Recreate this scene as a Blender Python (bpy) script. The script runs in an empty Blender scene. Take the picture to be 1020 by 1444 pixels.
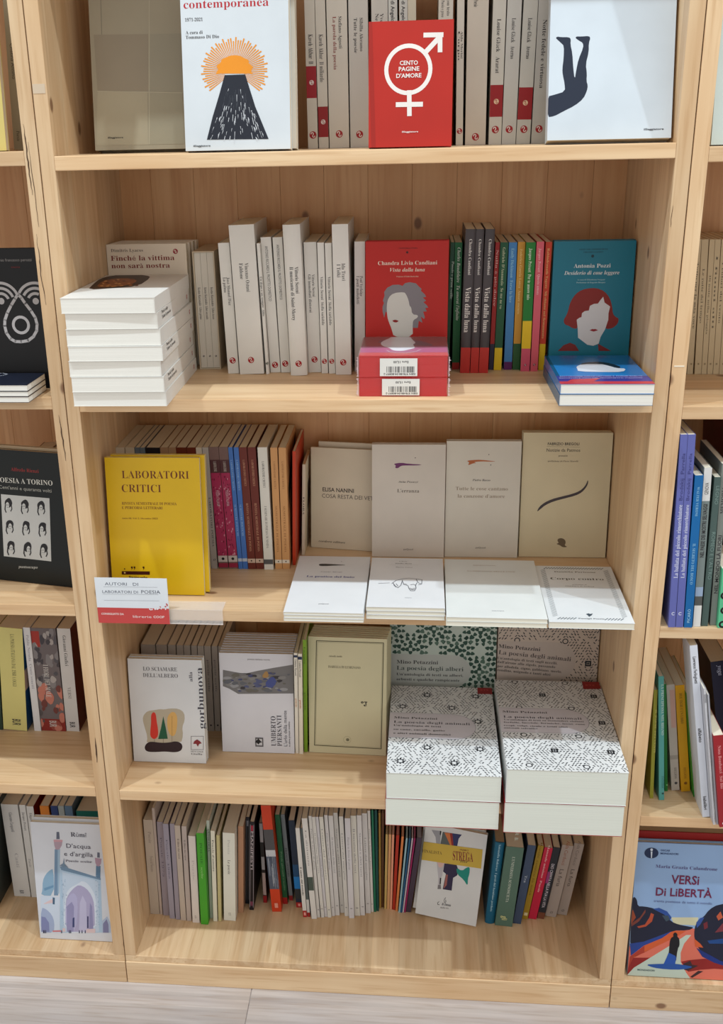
import bpy, math, random
from mathutils import Vector, Matrix
random.seed(7)
scene = bpy.context.scene
COL = scene.collection
R = math.radians

# ------------------------------------------------------------------ camera
CAM = Vector((0.53439, -1.54366, 1.51824))
YAW, PITCH, ROLL = -0.10061, -0.36029, -0.02396
FPX, PPX, PPY = 1493.42, 442.98, 742.46      # for a 1020 x 1444 frame
_f = Vector((math.sin(YAW)*math.cos(PITCH), math.cos(YAW)*math.cos(PITCH), math.sin(PITCH)))
_r0 = Vector((math.cos(YAW), -math.sin(YAW), 0)); _u0 = _r0.cross(_f)
_r = _r0*math.cos(ROLL) + _u0*math.sin(ROLL)
_u = -_r0*math.sin(ROLL) + _u0*math.cos(ROLL)
cd = bpy.data.cameras.new('camera'); cam = bpy.data.objects.new('camera', cd); COL.objects.link(cam)
cam.matrix_world = Matrix(((_r.x, _u.x, -_f.x, CAM.x), (_r.y, _u.y, -_f.y, CAM.y), (_r.z, _u.z, -_f.z, CAM.z), (0, 0, 0, 1)))
cd.sensor_fit = 'VERTICAL'; cd.sensor_height = 36; cd.sensor_width = 25.43
cd.lens = FPX/1444*36
cd.shift_x = (510-PPX)/1444; cd.shift_y = -(722-PPY)/1444
cd.clip_start = 0.05
scene.camera = cam

# ------------------------------------------------------------------ light
w = bpy.data.worlds.new('shop'); scene.world = w; w.use_nodes = True
w.node_tree.nodes['Background'].inputs[0].default_value = (1.0, 0.98, 0.95, 1)
w.node_tree.nodes['Background'].inputs[1].default_value = 0.92
def lamp(name, loc, target, watts, size, col=(1, 1, 1), spot=100):
    d = bpy.data.lights.new(name, 'SPOT'); d.energy = watts; d.color = col
    d.shadow_soft_size = size; d.spot_size = R(spot); d.spot_blend = 0.6
    o = bpy.data.objects.new(name, d); COL.objects.link(o); o.location = loc
    o.rotation_euler = (Vector(target)-Vector(loc)).to_track_quat('-Z', 'Y').to_euler()
lamp('ceiling_spot_left', (-0.81, -0.90, 4.4), (0.3, 0, 0.9), 250, 0.035, (0.80, 0.92, 1.0), 70)
lamp('ceiling_spot_right', (2.22, -0.90, 4.4), (0.6, 0, 0.9), 185, 0.035, (0.82, 0.93, 1.0), 70)
lamp('ceiling_spot_middle', (0.70, -0.86, 4.4), (0.45, 0, 0.9), 100, 0.035, (0.82, 0.93, 1.0), 70)
vs = scene.view_settings
scene.display_settings.display_device = 'sRGB'
vs.view_transform = 'Standard'; vs.look = 'None'; vs.gamma = 1.0; vs.exposure = 0.0; vs.use_curve_mapping = False

# ------------------------------------------------------------------ pixel -> point on a known plane
def ray(x, y): return _f + _r*((x-PPX)/FPX) - _u*((y-PPY)/FPX)
def atz(x, y, z):
    d = ray(x, y); return CAM + d*((z-CAM.z)/d.z)
def aty(x, y, Y):
    d = ray(x, y); return CAM + d*((Y-CAM.y)/d.y)
def onplane(x, y, p, n):
    d = ray(x, y); return CAM + d*((p-CAM).dot(n)/d.dot(n))
def cr(ox, oy, s):                 # crop coordinates -> pixels
    return lambda *pts: [(ox+a/s, oy+b/s) for a, b in pts]

# ------------------------------------------------------------------ dimensions (metres)
UW, SD, DEP, TH = 0.9, 0.0216, 0.340, 0.0197
ZA, ZB, ZC, ZD, ZE = 1.4883, 1.13685, 0.78592, 0.43162, 0.06372
ZTOP = ZA+0.352

# ------------------------------------------------------------------ materials
def lin(c):
    c = c/255; return c/12.92 if c <= 0.04045 else ((c+0.055)/1.055)**2.4
def L3(c): return (lin(c[0]), lin(c[1]), lin(c[2]), 1)
_mats = {}
def mat(c, rough=0.5, kind='cover'):
    key = (c, rough, kind)
    if key in _mats: return _mats[key]
    m = bpy.data.materials.new(kind); m.use_nodes = True; nt = m.node_tree; N = nt.nodes; K = nt.links
    b = N['Principled BSDF']; b.inputs['Roughness'].default_value = rough; b.inputs['Specular IOR Level'].default_value = 0.3
    tc = N.new('ShaderNodeTexCoord'); mp = N.new('ShaderNodeMapping'); K.new(tc.outputs['Object'], mp.inputs[0])
    nz = N.new('ShaderNodeTexNoise'); K.new(mp.outputs[0], nz.inputs[0])
    mx = N.new('ShaderNodeMix'); mx.data_type = 'RGBA'
    lo = tuple(v*0.90 for v in c); hi = tuple(min(255, v*1.03) for v in c)
    if kind == 'pages':
        mp.inputs[3].default_value = (4, 4, 1400); nz.inputs['Scale'].default_value = 1.0; nz.inputs['Detail'].default_value = 2
        lo = tuple(v*0.92 for v in c)
        bp = N.new('ShaderNodeBump'); bp.inputs['Strength'].default_value = 0.25; bp.inputs['Distance'].default_value = 0.0005
        K.new(nz.outputs[0], bp.inputs['Height']); K.new(bp.outputs[0], b.inputs['Normal'])
        b.inputs['Roughness'].default_value = 0.8
    else:
        nz.inputs['Scale'].default_value = 9; nz.inputs['Detail'].default_value = 4
    mx.inputs['A'].default_value = L3(lo); mx.inputs['B'].default_value = L3(hi)
    K.new(nz.outputs[0], mx.inputs['Factor']); K.new(mx.outputs['Result'], b.inputs['Base Color'])
    _mats[key] = m; return m

def wood(name, grain, c0, c1, strip_axis=None, strip=0.045, knots=True, rough=0.45):
    m = bpy.data.materials.new(name); m.use_nodes = True; nt = m.node_tree; N = nt.nodes; K = nt.links
    b = N['Principled BSDF']; b.inputs['Roughness'].default_value = rough
    def node(t, **kw):
        n = N.new(t)
        for k, v in kw.items(): setattr(n, k, v)
        return n
    tc = node('ShaderNodeTexCoord'); oi = node('ShaderNodeObjectInfo')
    off = node('ShaderNodeVectorMath', operation='MULTIPLY_ADD')
    rv = node('ShaderNodeCombineXYZ')
    for i in range(3): K.new(oi.outputs['Random'], rv.inputs[i])
    K.new(rv.outputs[0], off.inputs[0]); off.inputs[1].default_value = (7.3, 5.1, 9.7); K.new(tc.outputs['Object'], off.inputs[2])
    sc = [26, 26, 26]; sc[grain] = 1.3
    mp = node('ShaderNodeMapping'); mp.inputs[3].default_value = sc; K.new(off.outputs[0], mp.inputs[0])
    nz = node('ShaderNodeTexNoise'); nz.inputs['Scale'].default_value = 1.6; nz.inputs['Detail'].default_value = 5; nz.inputs['Distortion'].default_value = 0.6
    K.new(mp.outputs[0], nz.inputs[0])
    n2 = node('ShaderNodeTexNoise'); n2.inputs['Scale'].default_value = 5; K.new(off.outputs[0], n2.inputs[0])
    n3 = node('ShaderNodeTexNoise'); n3.inputs['Scale'].default_value = 7.0; n3.inputs['Detail'].default_value = 3; K.new(mp.outputs[0], n3.inputs[0])
    ramp = node('ShaderNodeValToRGB'); e = ramp.color_ramp.elements
    e[0].position = 0.33; e[0].color = L3(c0); e[1].position = 0.62; e[1].color = L3(c1)
    K.new(nz.outputs[0], ramp.inputs[0])
    cur = ramp.outputs[0]
    def mixc(fac, a, bcol, blend='MIX'):
        x = node('ShaderNodeMix', data_type='RGBA', blend_type=blend)
        if isinstance(fac, float): x.inputs['Factor'].default_value = fac
        else: K.new(fac, x.inputs['Factor'])
        K.new(a, x.inputs['A'])
        if isinstance(bcol, tuple): x.inputs['B'].default_value = bcol
        else: K.new(bcol, x.inputs['B'])
        return x.outputs['Result']
    fine = node('ShaderNodeMapRange'); fine.inputs[1].default_value = 0.52; fine.inputs[2].default_value = 0.72; fine.inputs[4].default_value = 0.5; K.new(n3.outputs[0], fine.inputs[0])
    cur = mixc(fine.outputs[0], cur, L3(tuple(v*f for v, f in zip(c0, (0.9, 0.84, 0.76)))))
    if strip_axis is None:                   # each board of the back has its own tone
        pr = node('ShaderNodeMath', operation='MULTIPLY'); K.new(oi.outputs['Random'], pr.inputs[0]); pr.inputs[1].default_value = 0.6
        cur = mixc(pr.outputs[0], cur, L3((196, 142, 90)))
    big = node('ShaderNodeMapRange'); big.inputs[1].default_value = 0.35; big.inputs[2].default_value = 0.7; big.inputs[3].default_value = 0.0; big.inputs[4].default_value = 0.35
    K.new(n2.outputs[0], big.inputs[0])
    cur = mixc(big.outputs[0], cur, L3(tuple(v*f for v, f in zip(c0, (0.97, 0.9, 0.8)))))
    if strip_axis is not None:
        sx = node('ShaderNodeSeparateXYZ'); K.new(off.outputs[0], sx.inputs[0])
        dv = node('ShaderNodeMath', operation='DIVIDE'); K.new(sx.outputs[strip_axis], dv.inputs[0]); dv.inputs[1].default_value = strip
        fl = node('ShaderNodeMath', operation='FLOOR'); K.new(dv.outputs[0], fl.inputs[0])
        wn = node('ShaderNodeTexWhiteNoise', noise_dimensions='1D'); K.new(fl.outputs[0], wn.inputs['W'])
        mr = node('ShaderNodeMapRange'); mr.inputs[3].default_value = 0.86; mr.inputs[4].default_value = 1.06; K.new(wn.outputs['Value'], mr.inputs[0])
        cc = node('ShaderNodeCombineColor')
        for i in range(3): K.new(mr.outputs[0], cc.inputs[i])
        cur = mixc(1.0, cur, cc.outputs[0], 'MULTIPLY')
    if knots:
        ks = [15, 15, 15]; ks[grain] = 10
        m2 = node('ShaderNodeMapping'); m2.inputs[3].default_value = ks; K.new(off.outputs[0], m2.inputs[0])
        vo = node('ShaderNodeTexVoronoi'); vo.inputs['Scale'].default_value = 0.8; K.new(m2.outputs[0], vo.inputs[0])
        kr = node('ShaderNodeMapRange', interpolation_type='SMOOTHSTEP'); kr.inputs[1].default_value = 0.05; kr.inputs[2].default_value = 0.105
        kr.inputs[3].default_value = 0.8; kr.inputs[4].default_value = 0.0; K.new(vo.outputs['Distance'], kr.inputs[0])
        cur = mixc(kr.outputs[0], cur, L3((104, 62, 34)))
    K.new(cur, b.inputs['Base Color'])
    bp = node('ShaderNodeBump'); bp.inputs['Strength'].default_value = 0.08; bp.inputs['Distance'].default_value = 0.001
    K.new(nz.outputs[0], bp.inputs['Height']); K.new(bp.outputs[0], b.inputs['Normal'])
    return m
PINE0, PINE1 = (206, 171, 130), (224, 195, 156)
W_X = wood('pine_shelf', 0, PINE0, PINE1, 1, 0.05)
W_Y = wood('pine_base', 1, PINE0, PINE1, 0, 0.05)
W_Z = wood('pine_side', 2, PINE0, PINE1, 1, 0.06)
W_B = wood('pine_back', 2, (200, 150, 100), (218, 174, 126), None)
W_F = wood('floor_laminate', 0, (172, 163, 160), (196, 188, 184), 1, 0.011, False, 0.4)

# ------------------------------------------------------------------ mesh helpers
def mesh_obj(name, verts, faces, mats, parent=None, midx=None, M=None):
    me = bpy.data.meshes.new(name); me.from_pydata([tuple(v) for v in verts], [], faces)
    for m in mats: me.materials.append(m)
    if midx: me.polygons.foreach_set('material_index', midx)
    me.update()
    o = bpy.data.objects.new(name, me); COL.objects.link(o)
    if parent is not None: o.parent = parent
    if M is not None: o.matrix_local = M
    return o
def box_data(a, b):
    (x0, y0, z0), (x1, y1, z1) = a, b
    v = [(x0, y0, z0), (x1, y0, z0), (x1, y1, z0), (x0, y1, z0), (x0, y0, z1), (x1, y0, z1), (x1, y1, z1), (x0, y1, z1)]
    f = [(0, 3, 2, 1), (4, 5, 6, 7), (0, 1, 5, 4), (1, 2, 6, 5), (2, 3, 7, 6), (3, 0, 4, 7)]
    return v, f
def bevel_box(name, a, b, m, parent=None, bev=0.0012):
    import bmesh
    v, f = box_data(a, b); bm = bmesh.new(); vv = [bm.verts.new(p) for p in v]
    for q in f: bm.faces.new([vv[i] for i in q])
    bmesh.ops.bevel(bm, geom=list(bm.edges), offset=bev, segments=2, profile=0.6, affect='EDGES')
    me = bpy.data.meshes.new(name); bm.to_mesh(me); bm.free(); me.materials.append(m)
    o = bpy.data.objects.new(name, me); COL.objects.link(o)
    if parent is not None: o.parent = parent
    return o
def empty(name, M, label, cat, group=None):
    o = bpy.data.objects.new(name, None); COL.objects.link(o); o.matrix_world = M; o.empty_display_size = 0.02
    o['label'] = label; o['category'] = cat
    if group: o['group'] = group
    return o

# ------------------------------------------------------------------ the room
for r in range(-9, 2):                      # laminate floor planks
    pass
floor = mesh_obj('floor', *box_data((-1.6, -2.4, -0.03), (2.6, 0.5, -0.0022)), [W_F]); floor['kind'] = 'structure'
XJ = atz(350, 1425, 0).x
for r in range(14):
    y1 = 0.42-0.19*r; y0 = y1-0.1885
    j = XJ + (0 if r % 2 == 0 else 0.55) - 2*1.28 if not (y0 < -0.05 < y1) else XJ-2*1.28
    x = j
    while x < 2.6:
        a, b_ = max(-1.6, x), min(2.6, x+1.2785)
        if b_-a > 0.02: bevel_box('plank', (a, y0, -0.0021), (b_, y1, 0), W_F, floor, 0.0007)
        x += 1.28
wall = mesh_obj('wall_back', *box_data((-1.6, 0.37, -0.03), (2.6, 0.45, 3.2)), [mat((222, 214, 200), 0.8, 'plaster')]); wall['kind'] = 'structure'

def bookcase(x0, shelves, label):
    root = empty('bookcase', Matrix.Translation((x0, 0, 0)), label, 'bookcase')
    z1 = ZTOP+TH
    g = 0.0007
    bevel_box('side_panel', (g, 0, ZE), (SD, DEP, z1), W_Z, root)
    bevel_box('side_panel', (UW-SD, 0, ZE), (UW-g, DEP, z1), W_Z, root)
    bevel_box('base_shelf', (g, 0, ZE-0.014), (UW-g, DEP, ZE), W_Y, root)
    bevel_box('plinth_board', (g, -0.002, 0.0), (UW-g, 0.018, ZE-0.0142), W_X, root, 0.0015)
    for z in shelves:
        bevel_box('shelf_board', (SD, 0.0, z-TH), (UW-SD, DEP-0.001, z), W_X, root)
    bevel_box('top_board', (SD, 0, z1-TH), (UW-SD, DEP-0.001, z1), W_X, root)
    n = 12; pw = (UW-2*g)/n
    for i in range(n):                       # glued-up back made of upright planks
        bevel_box('plank', (g+i*pw+0.0001, DEP, 0.0), (g+(i+1)*pw-0.0001, DEP+0.018, z1), W_B, root, 0.0006)
    return root
def edge_z(x, y): return aty(x, y, 0).z
ZLA, ZLB, ZLC, ZLD = edge_z(20, 213.6), edge_z(40, 560), edge_z(60, 853), edge_z(100, 1109)
ZRA, ZRB, ZRC, ZRD = edge_z(1012, 206.5), edge_z(990, 573), edge_z(980, 885), edge_z(960, 1153)
ZRB = max(ZRB, ZB-0.03)
mid = bookcase(0, [ZA, ZB, ZC, ZD], 'middle pine bookcase, the one seen whole, holding poetry paperbacks')
lef = bookcase(-UW, [ZLA, ZLB, ZLC, ZLD], 'left pine bookcase cut off by the left edge of the photo')
rig = bookcase(UW, [ZRA, ZRB, ZRC, ZRD], 'right pine bookcase cut off by the right edge of the photo')

# marks on the front edges of the side panels: drying cracks and bits of old tape
def crack(parent, pts, wd, seed):
    rr = random.Random(seed); P3 = [aty(x, y, 0) for x, y in pts]; V, F = [], []; path = []
    for a, b in zip(P3, P3[1:]):
        for k in range(6): p = a.lerp(b, k/6); p.x += rr.uniform(-.0006, .0006); path.append(p)
    path.append(P3[-1]); n = len(path)
    for i, p in enumerate(path):
        w_ = wd*math.sin(math.pi*(i+.3)/(n-.4+.6))*rr.uniform(.5, 1); x = p.x-parent.location.x
        V += [(x-w_/2, -.00035, p.z), (x+w_/2, -.00035, p.z), (x+w_/2, .0002, p.z), (x-w_/2, .0002, p.z)]
        if i: k = 4*i; F += [(k-4, k-3, k+1, k), (k-4, k, k+3, k-1), (k-3, k-2, k+2, k+1)]
    o = mesh_obj('crack', V, F, [mat((78, 56, 40), .8)], parent)
crack(lef, [(33, 175), (37, 205), (41, 240), (46, 275)], .0026, 1)
crack(lef, [(51, 330), (56, 365), (58, 390), (65, 430)], .0018, 2)
crack(lef, [(83, 585), (88, 615), (93, 650)], .0022, 3)
crack(lef, [(40, 200), (48, 265), (55, 320)], .0010, 4)
crack(lef, [(134, 1040), (137, 1075)], .0030, 5)
crack(mid, [(949, 290), (946, 320)], .0008, 6)
for par, x0, x1, y0, y1, c in ((mid, 46, 63, 118, 132, (212, 192, 166)), (rig, 951, 965.5, 515.4, 517.4, (240, 228, 205))):
    a, b = aty(x0, y1, 0), aty(x1, y0, 0); ox = par.location.x; a.x = max(a.x, ox+.0018)
    mesh_obj('tape_scrap', *box_data((a.x-ox, -.0004, a.z), (b.x-ox, .0001, b.z)), [mat(c, .5)], par)

# ------------------------------------------------------------------ lettering (built-in font, outlines turned to flat faces)
_glyph = {}; _want = set()
def conv(s, style):
    if style in ('serif', 'serifb', 'ital', 'thin'):
        out = ''
        for ch in s:
            if style == 'ital':
                if 'A' <= ch <= 'Z': ch = chr(0x1D468+ord(ch)-65)
                elif 'a' <= ch <= 'z': ch = chr(0x1D482+ord(ch)-97)
            else:
                if 'A' <= ch <= 'Z': ch = chr(0x1D400+ord(ch)-65)
                elif 'a' <= ch <= 'z': ch = chr(0x1D41A+ord(ch)-97)
                elif '0' <= ch <= '9': ch = chr(0x1D7CE+ord(ch)-48)
            out += ch
        return out
    return s
OFFS = {'serif': -0.006, 'serifb': 0.0, 'thin': -0.009, 'ital': -0.004, 'sans': 0.0, 'sansb': 0.018}
def convert_all():
    tmp = []
    for s, st in sorted(_want):
        c = bpy.data.curves.new('t', 'FONT'); c.body = conv(s, st); c.resolution_u = 2; c.offset = OFFS[st]
        o = bpy.data.objects.new('t', c); COL.objects.link(o); tmp.append((s, st, o, c))
    dg = bpy.context.evaluated_depsgraph_get()
    for s, st, o, c in tmp:
        m = bpy.data.meshes.new_from_object(o.evaluated_get(dg))
        vs_ = [(v.co.x, v.co.y) for v in m.vertices]; fs = [tuple(p.vertices) for p in m.polygons]
        # faces of the flat text all look towards +z
        nz = [p.normal.z for p in m.polygons]; fs = [f if n > 0 else f[::-1] for f, n in zip(fs, nz)]
        x0 = min((v[0] for v in vs_), default=0); x1 = max((v[0] for v in vs_), default=1)
        _glyph[(s, st)] = (vs_, fs, x0, max(x1-x0, 1e-4)); bpy.data.meshes.remove(m)
    for s, st, o, c in tmp: bpy.data.objects.remove(o); bpy.data.curves.remove(c)

def clip_poly(pts, W, H):
    for ax, lim, sg in ((0, 0, 1), (0, W, -1), (1, 0, 1), (1, H, -1)):
        out = []
        for i in range(len(pts)):
            p, q = pts[i-1], pts[i]; dp, dq = (p[ax]-lim)*sg, (q[ax]-lim)*sg
            if dp >= 0: out.append(p) if not out or out[-1] != p else None
            if (dp > 0 > dq) or (dp < 0 < dq):
                t = dp/(dp-dq); out.append((p[0]+(q[0]-p[0])*t, p[1]+(q[1]-p[1])*t))
        pts = out
        if len(pts) < 3: return []
    return pts
def area2(p): return sum(p[i-1][0]*p[i][1]-p[i][0]*p[i-1][1] for i in range(len(p)))
def smooth(pts, n=2):                       # Chaikin corner cutting, closed outline
    for _ in range(n):
        pts = [q for i in range(len(pts)) for q in ((pts[i-1][0]*.75+pts[i][0]*.25, pts[i-1][1]*.75+pts[i][1]*.25), (pts[i-1][0]*.25+pts[i][0]*.75, pts[i-1][1]*.25+pts[i][1]*.75))]
    return pts

BOOKS = []
class Book:
    def __init__(s, M, W, H, T, c, label, pages=(228, 219, 198), hard=False, group=None, name=None, rough=0.42, cat='book', edge=None):
        s.M, s.W, s.H, s.T, s.c, s.label, s.pages, s.hard, s.group, s.rough, s.cat = M, W, H, T, c, label, pages, hard, group, rough, cat
        s.name = name or ('hardback' if hard else 'paperback'); s.items = []; s.mm = 0.001; s.round = 0.0; s.edge = edge; s.post = []; s.sp = None
        BOOKS.append(s)
    FACES = {'front': ((0, 0, 1), (1, 0, 0), (0, 1, 0), (0, 0, 1)), 'spine': ((0, 0, 0), (0, 0, 1), (0, 1, 0), (-1, 0, 0)),
             'tail': ((0, 0, 0), (1, 0, 0), (0, 0, 1), (0, -1, 0))}
    def frame(s, face):
        o, a, b, n = (Vector(v) for v in s.FACES[face]); return o*s.T, a, b, n
    def dims(s, face): return {'front': (s.W, s.H), 'spine': (s.T, s.H), 'tail': (s.W, s.T)}[face]
    def loc(s, px, py, face='front'):
        o, a, b, n = s.frame(face); M3 = s.M.to_3x3()
        q = s.M.inverted() @ onplane(px, py, s.M @ o, M3 @ n); q = q-o
        return (q.dot(a), q.dot(b))
    def P(s, pts, c, face='front', px=True, clip=True, sm=0):        # one printed patch
        if sm: pts = smooth(pts, sm)
        if px: pts = [s.loc(x, y, face) for x, y in pts]
        s.items.append(('polys', face, [pts], c, clip)); return s
    def PP(s, polys, c, face='front', clip=True): s.items.append(('polys', face, polys, c, clip)); return s
    def rect(s, u0, v0, u1, v1, c, face='front'):                    # fractions of the face
        W, H = s.dims(face); return s.P([(u0*W, v0*H), (u1*W, v0*H), (u1*W, v1*H), (u0*W, v1*H)], c, face, px=False)
    def line(s, pts, wd, c, face='front', px=True):                  # stroke, width in mm
        if px: pts = [s.loc(x, y, face) for x, y in pts]
        s.items.append(('polys', face, stroke(pts, wd*0.001), c, True)); return s
    def disc(s, x, y, r, c, face='front', px=True, n=20, ry=None):   # r in mm
        a, b = s.loc(x, y, face) if px else (x, y); r *= 0.001; ry = r if ry is None else ry*0.001
        s.items.append(('polys', face, [[(a+r*math.cos(t*2*math.pi/n), b+ry*math.sin(t*2*math.pi/n)) for t in range(n)]], c, True)); return s
    def ring(s, x, y, r0, r1, c, face='front', px=True, a0=0, a1=360, n=40):
        a, b = s.loc(x, y, face) if px else (x, y); r0 *= 0.001; r1 *= 0.001; q = []
        for i in range(n):
            t0, t1 = R(a0+(a1-a0)*i/n), R(a0+(a1-a0)*(i+1)/n)
            q.append([(a+r0*math.cos(t0), b+r0*math.sin(t0)), (a+r1*math.cos(t0), b+r1*math.sin(t0)), (a+r1*math.cos(t1), b+r1*math.sin(t1)), (a+r0*math.cos(t1), b+r0*math.sin(t1))])
        s.items.append(('polys', face, q, c, True)); return s
    def T_(s, txt, p0, p1, h, c, style='serif', face='front', px=True, snap=True):   # h = cap height in mm
        if px: p0, p1 = s.loc(*p0, face), s.loc(*p1, face); h = h*s.mm*1000
        dx, dy = p1[0]-p0[0], p1[1]-p0[1]
        if snap:
            if abs(dx) > abs(dy): m = (p0[1]+p1[1])/2; p0, p1 = (p0[0], m), (p1[0], m)
            else: m = (p0[0]+p1[0])/2; p0, p1 = (m, p0[1]), (m, p1[1])
        _want.add((txt, style)); s.items.append(('text', face, txt, style, p0, p1, h*0.001, c)); return s
    def st(s, txt, y0, y1, c=(60, 55, 55), fa=0.5, hf=0.42, style='serif', up=False):   # lettering along the spine, y in pixels
        H = s.H; b0 = H*(s.yb-y0)/(s.yb-s.yt); b1 = H*(s.yb-y1)/(s.yb-s.yt); h = hf*s.T
        if up: return s.T_(txt, (fa*s.T+h/2, b1), (fa*s.T+h/2, b0), h*1000, c, style, 'spine', False)
        return s.T_(txt, (fa*s.T-h/2, b0), (fa*s.T-h/2, b1), h*1000, c, style, 'spine', False)
    def band(s, y0, y1, c):                                          # coloured band across the spine
        H = s.H; b0 = H*(s.yb-y0)/(s.yb-s.yt); b1 = H*(s.yb-y1)/(s.yb-s.yt)
        s.P([(0, b1), (s.T, b1), (s.T, b0), (0, b0)], c, 'spine', px=False); return s
    def logo(s, y, c=(165, 28, 34), r=None, c2=(235, 225, 220)):
        b = s.H*(s.yb-y)/(s.yb-s.yt); r = r or min(5.2, s.T*1000*0.40); a = s.T/2
        s.disc(a, b, r, c, 'spine', False)
        s.ring(a-0.0002*r, b+0.0003*r, r*.22, r*.46, c2, 'spine', False, -60, 200, 10)
        s.ring(a+0.0002*r, b-0.0003*r, r*.2, r*.42, c2, 'spine', False, 130, 380, 10); return s
    def build(s):
        root = empty(s.name, s.M, s.label, s.cat, s.group)
        W, H, T = s.W, s.H, s.T
        ct = min(0.0024 if s.hard else 0.0005, T*0.22); ins = 0.003 if s.hard else 0.0006
        V, F, MI, ML = [], [], [], []
        def mi(c, rough=None):
            m = mat(c, s.rough if rough is None else rough)
            if m not in ML: ML.append(m)
            return ML.index(m)
        # cover: two boards and a spine, slightly rounded if asked
        cu = ct+s.round
        prof = [(W, 0), (W, ct), (cu, ct), (cu, T-ct), (W, T-ct), (W, T)]
        if s.round: sp = [(s.round*(1-math.sin(math.pi*k/8)**0.7), T*(1-k/8)) for k in range(9)]
        else: sp = [(0, T), (0, 0)]
        outer = prof + sp; n = len(outer)
        if s.hard:                           # joint groove beside the spine, boards overhang
            pass
        base = mi(s.c)
        for u, w_ in outer: V.append((u, 0, w_))
        for u, w_ in outer: V.append((u, H, w_))
        for i in range(n):
            j = (i+1) % n; F.append((i, j, n+j, n+i)); MI.append(base)
        ncap = n-6
        # caps split into convex pieces
        lo = [(0, 1, 2, n-1), (3, 4, 5, 6)] ; mid = [2, 3] + list(range(6, n))
        for q in lo + [tuple(mid)]:
            F.append(tuple(q)); MI.append(base); F.append(tuple(n+i for i in reversed(q))); MI.append(base)
        lay = 0; step = min(4e-5, 6e-4/max(1, len(s.items)))
        for it in s.items:
            lay += 1; e = 0.00008+step*lay
            o, a, b, nrm = s.frame(it[1]); o = o + nrm*e; fw, fh = s.dims(it[1])
            tgt = (V, F, MI)
            if it[0] == 'polys':
                k = mi(it[3])
                for pts in it[2]:
                    if it[4]: pts = clip_poly(pts, fw, fh)
                    if len(pts) < 3: continue
                    if area2(pts) < 0: pts = pts[::-1]
                    i0 = len(V); V.extend(o+a*p[0]+b*p[1] for p in pts)
                    if len(pts) > 4:
                        from mathutils.geometry import tessellate_polygon
                        for t in tessellate_polygon([[Vector((p[0], p[1], 0)) for p in pts]]):
                            q = [pts[j] for j in t]; t = t if area2(q) > 0 else t[::-1]
                            F.append(tuple(i0+j for j in t)); MI.append(k)
                    else: F.append(tuple(range(i0, i0+len(pts)))); MI.append(k)
            else:
                _, face, txt, st, p0, p1, h, c = it; vs_, fs, x0, wd = _glyph[(txt, st)]; k = mi(c)
                dx, dy = p1[0]-p0[0], p1[1]-p0[1]; Ln = math.hypot(dx, dy); ex, ey = dx/Ln, dy/Ln; sx = Ln/wd; sy = h/0.69
                i0 = len(V)
                for x, y in vs_:
                    X, Y = (x-x0)*sx, y*sy; V.append(o + a*(p0[0]+ex*X-ey*Y) + b*(p0[1]+ey*X+ex*Y))
                for f in fs: F.append(tuple(i0+j for j in f)); MI.append(k)
        nm = 'cover'
        mesh_obj(nm, V, F, ML, root, MI)
        g = ct
        pv, pf = box_data((cu, ins, g), (W-ins, H-ins, T-g))
        mesh_obj('page_block', pv, pf, [mat(s.pages, 0.8, 'pages')], root)
        for fn in s.post: fn(root)
        return root
def stroke(pts, wd):
    q = []
    for i in range(len(pts)-1):
        (x0, y0), (x1, y1) = pts[i], pts[i+1]; d = math.hypot(x1-x0, y1-y0)
        if d < 1e-7: continue
        nx, ny = -(y1-y0)/d*wd/2, (x1-x0)/d*wd/2; ex, ey = (x1-x0)/d*wd*.25, (y1-y0)/d*wd*.25
        q.append([(x0-nx-ex, y0-ny-ey), (x1-nx+ex, y1-ny+ey), (x1+nx+ex, y1+ny+ey), (x0+nx-ex, y0+ny-ey)])
    return q
def frameM(o, u, v, w_):
    return Matrix(((u.x, v.x, w_.x, o.x), (u.y, v.y, w_.y, o.y), (u.z, v.z, w_.z, o.z), (0, 0, 0, 1)))

def SP(z, x0, x1, yb, xt, yt, c, label, W=0.135, H=None, Y=None, x_off=0.0, th=None, **kw):
    """upright book, spine to the room; its spine corners are read off the photograph"""
    if Y is None: Y = atz((x0+x1)/2, yb, z).y
    A, B = aty(x0, yb, Y), aty(x1, yb, Y); t = aty(xt, yt, Y)
    th = math.atan2(t.x-A.x, t.z-z) if th is None else R(th); h = H or math.hypot(t.x-A.x, t.z-z)
    if abs(th) < R(0.25): th = 0.0
    T = max(0.0016, (B.x-A.x)*math.cos(th)-0.0004)
    v = Vector((math.sin(th), 0, math.cos(th))); w_ = Vector((math.cos(th), 0, -math.sin(th)))
    o = Vector((A.x+0.0002+x_off, Y, z+0.0002+max(0, T*math.sin(th))))
    bay = math.floor((A.x+B.x)/2/UW)*UW; xs = [(o+v*i*h+w_*j*T).x for i in (0, 1) for j in (0, 1)]   # keep clear of the side panels
    if min(xs) < bay+SD+.0005: o.x += bay+SD+.0005-min(xs)
    elif max(xs) > bay+UW-SD-.0005: o.x -= max(xs)-(bay+UW-SD-.0005)
    b = Book(frameM(o, Vector((0, 1, 0)), v, w_), min(W, DEP-0.003-Y), h, T, c, label, **kw)
    b.sp = (z, th)
    b.yb, b.yt = yb, (yt if H is None else yb-(yb-yt)*H/max(1e-6, math.hypot(t.x-A.x, t.z-z)))
    return b
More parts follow.
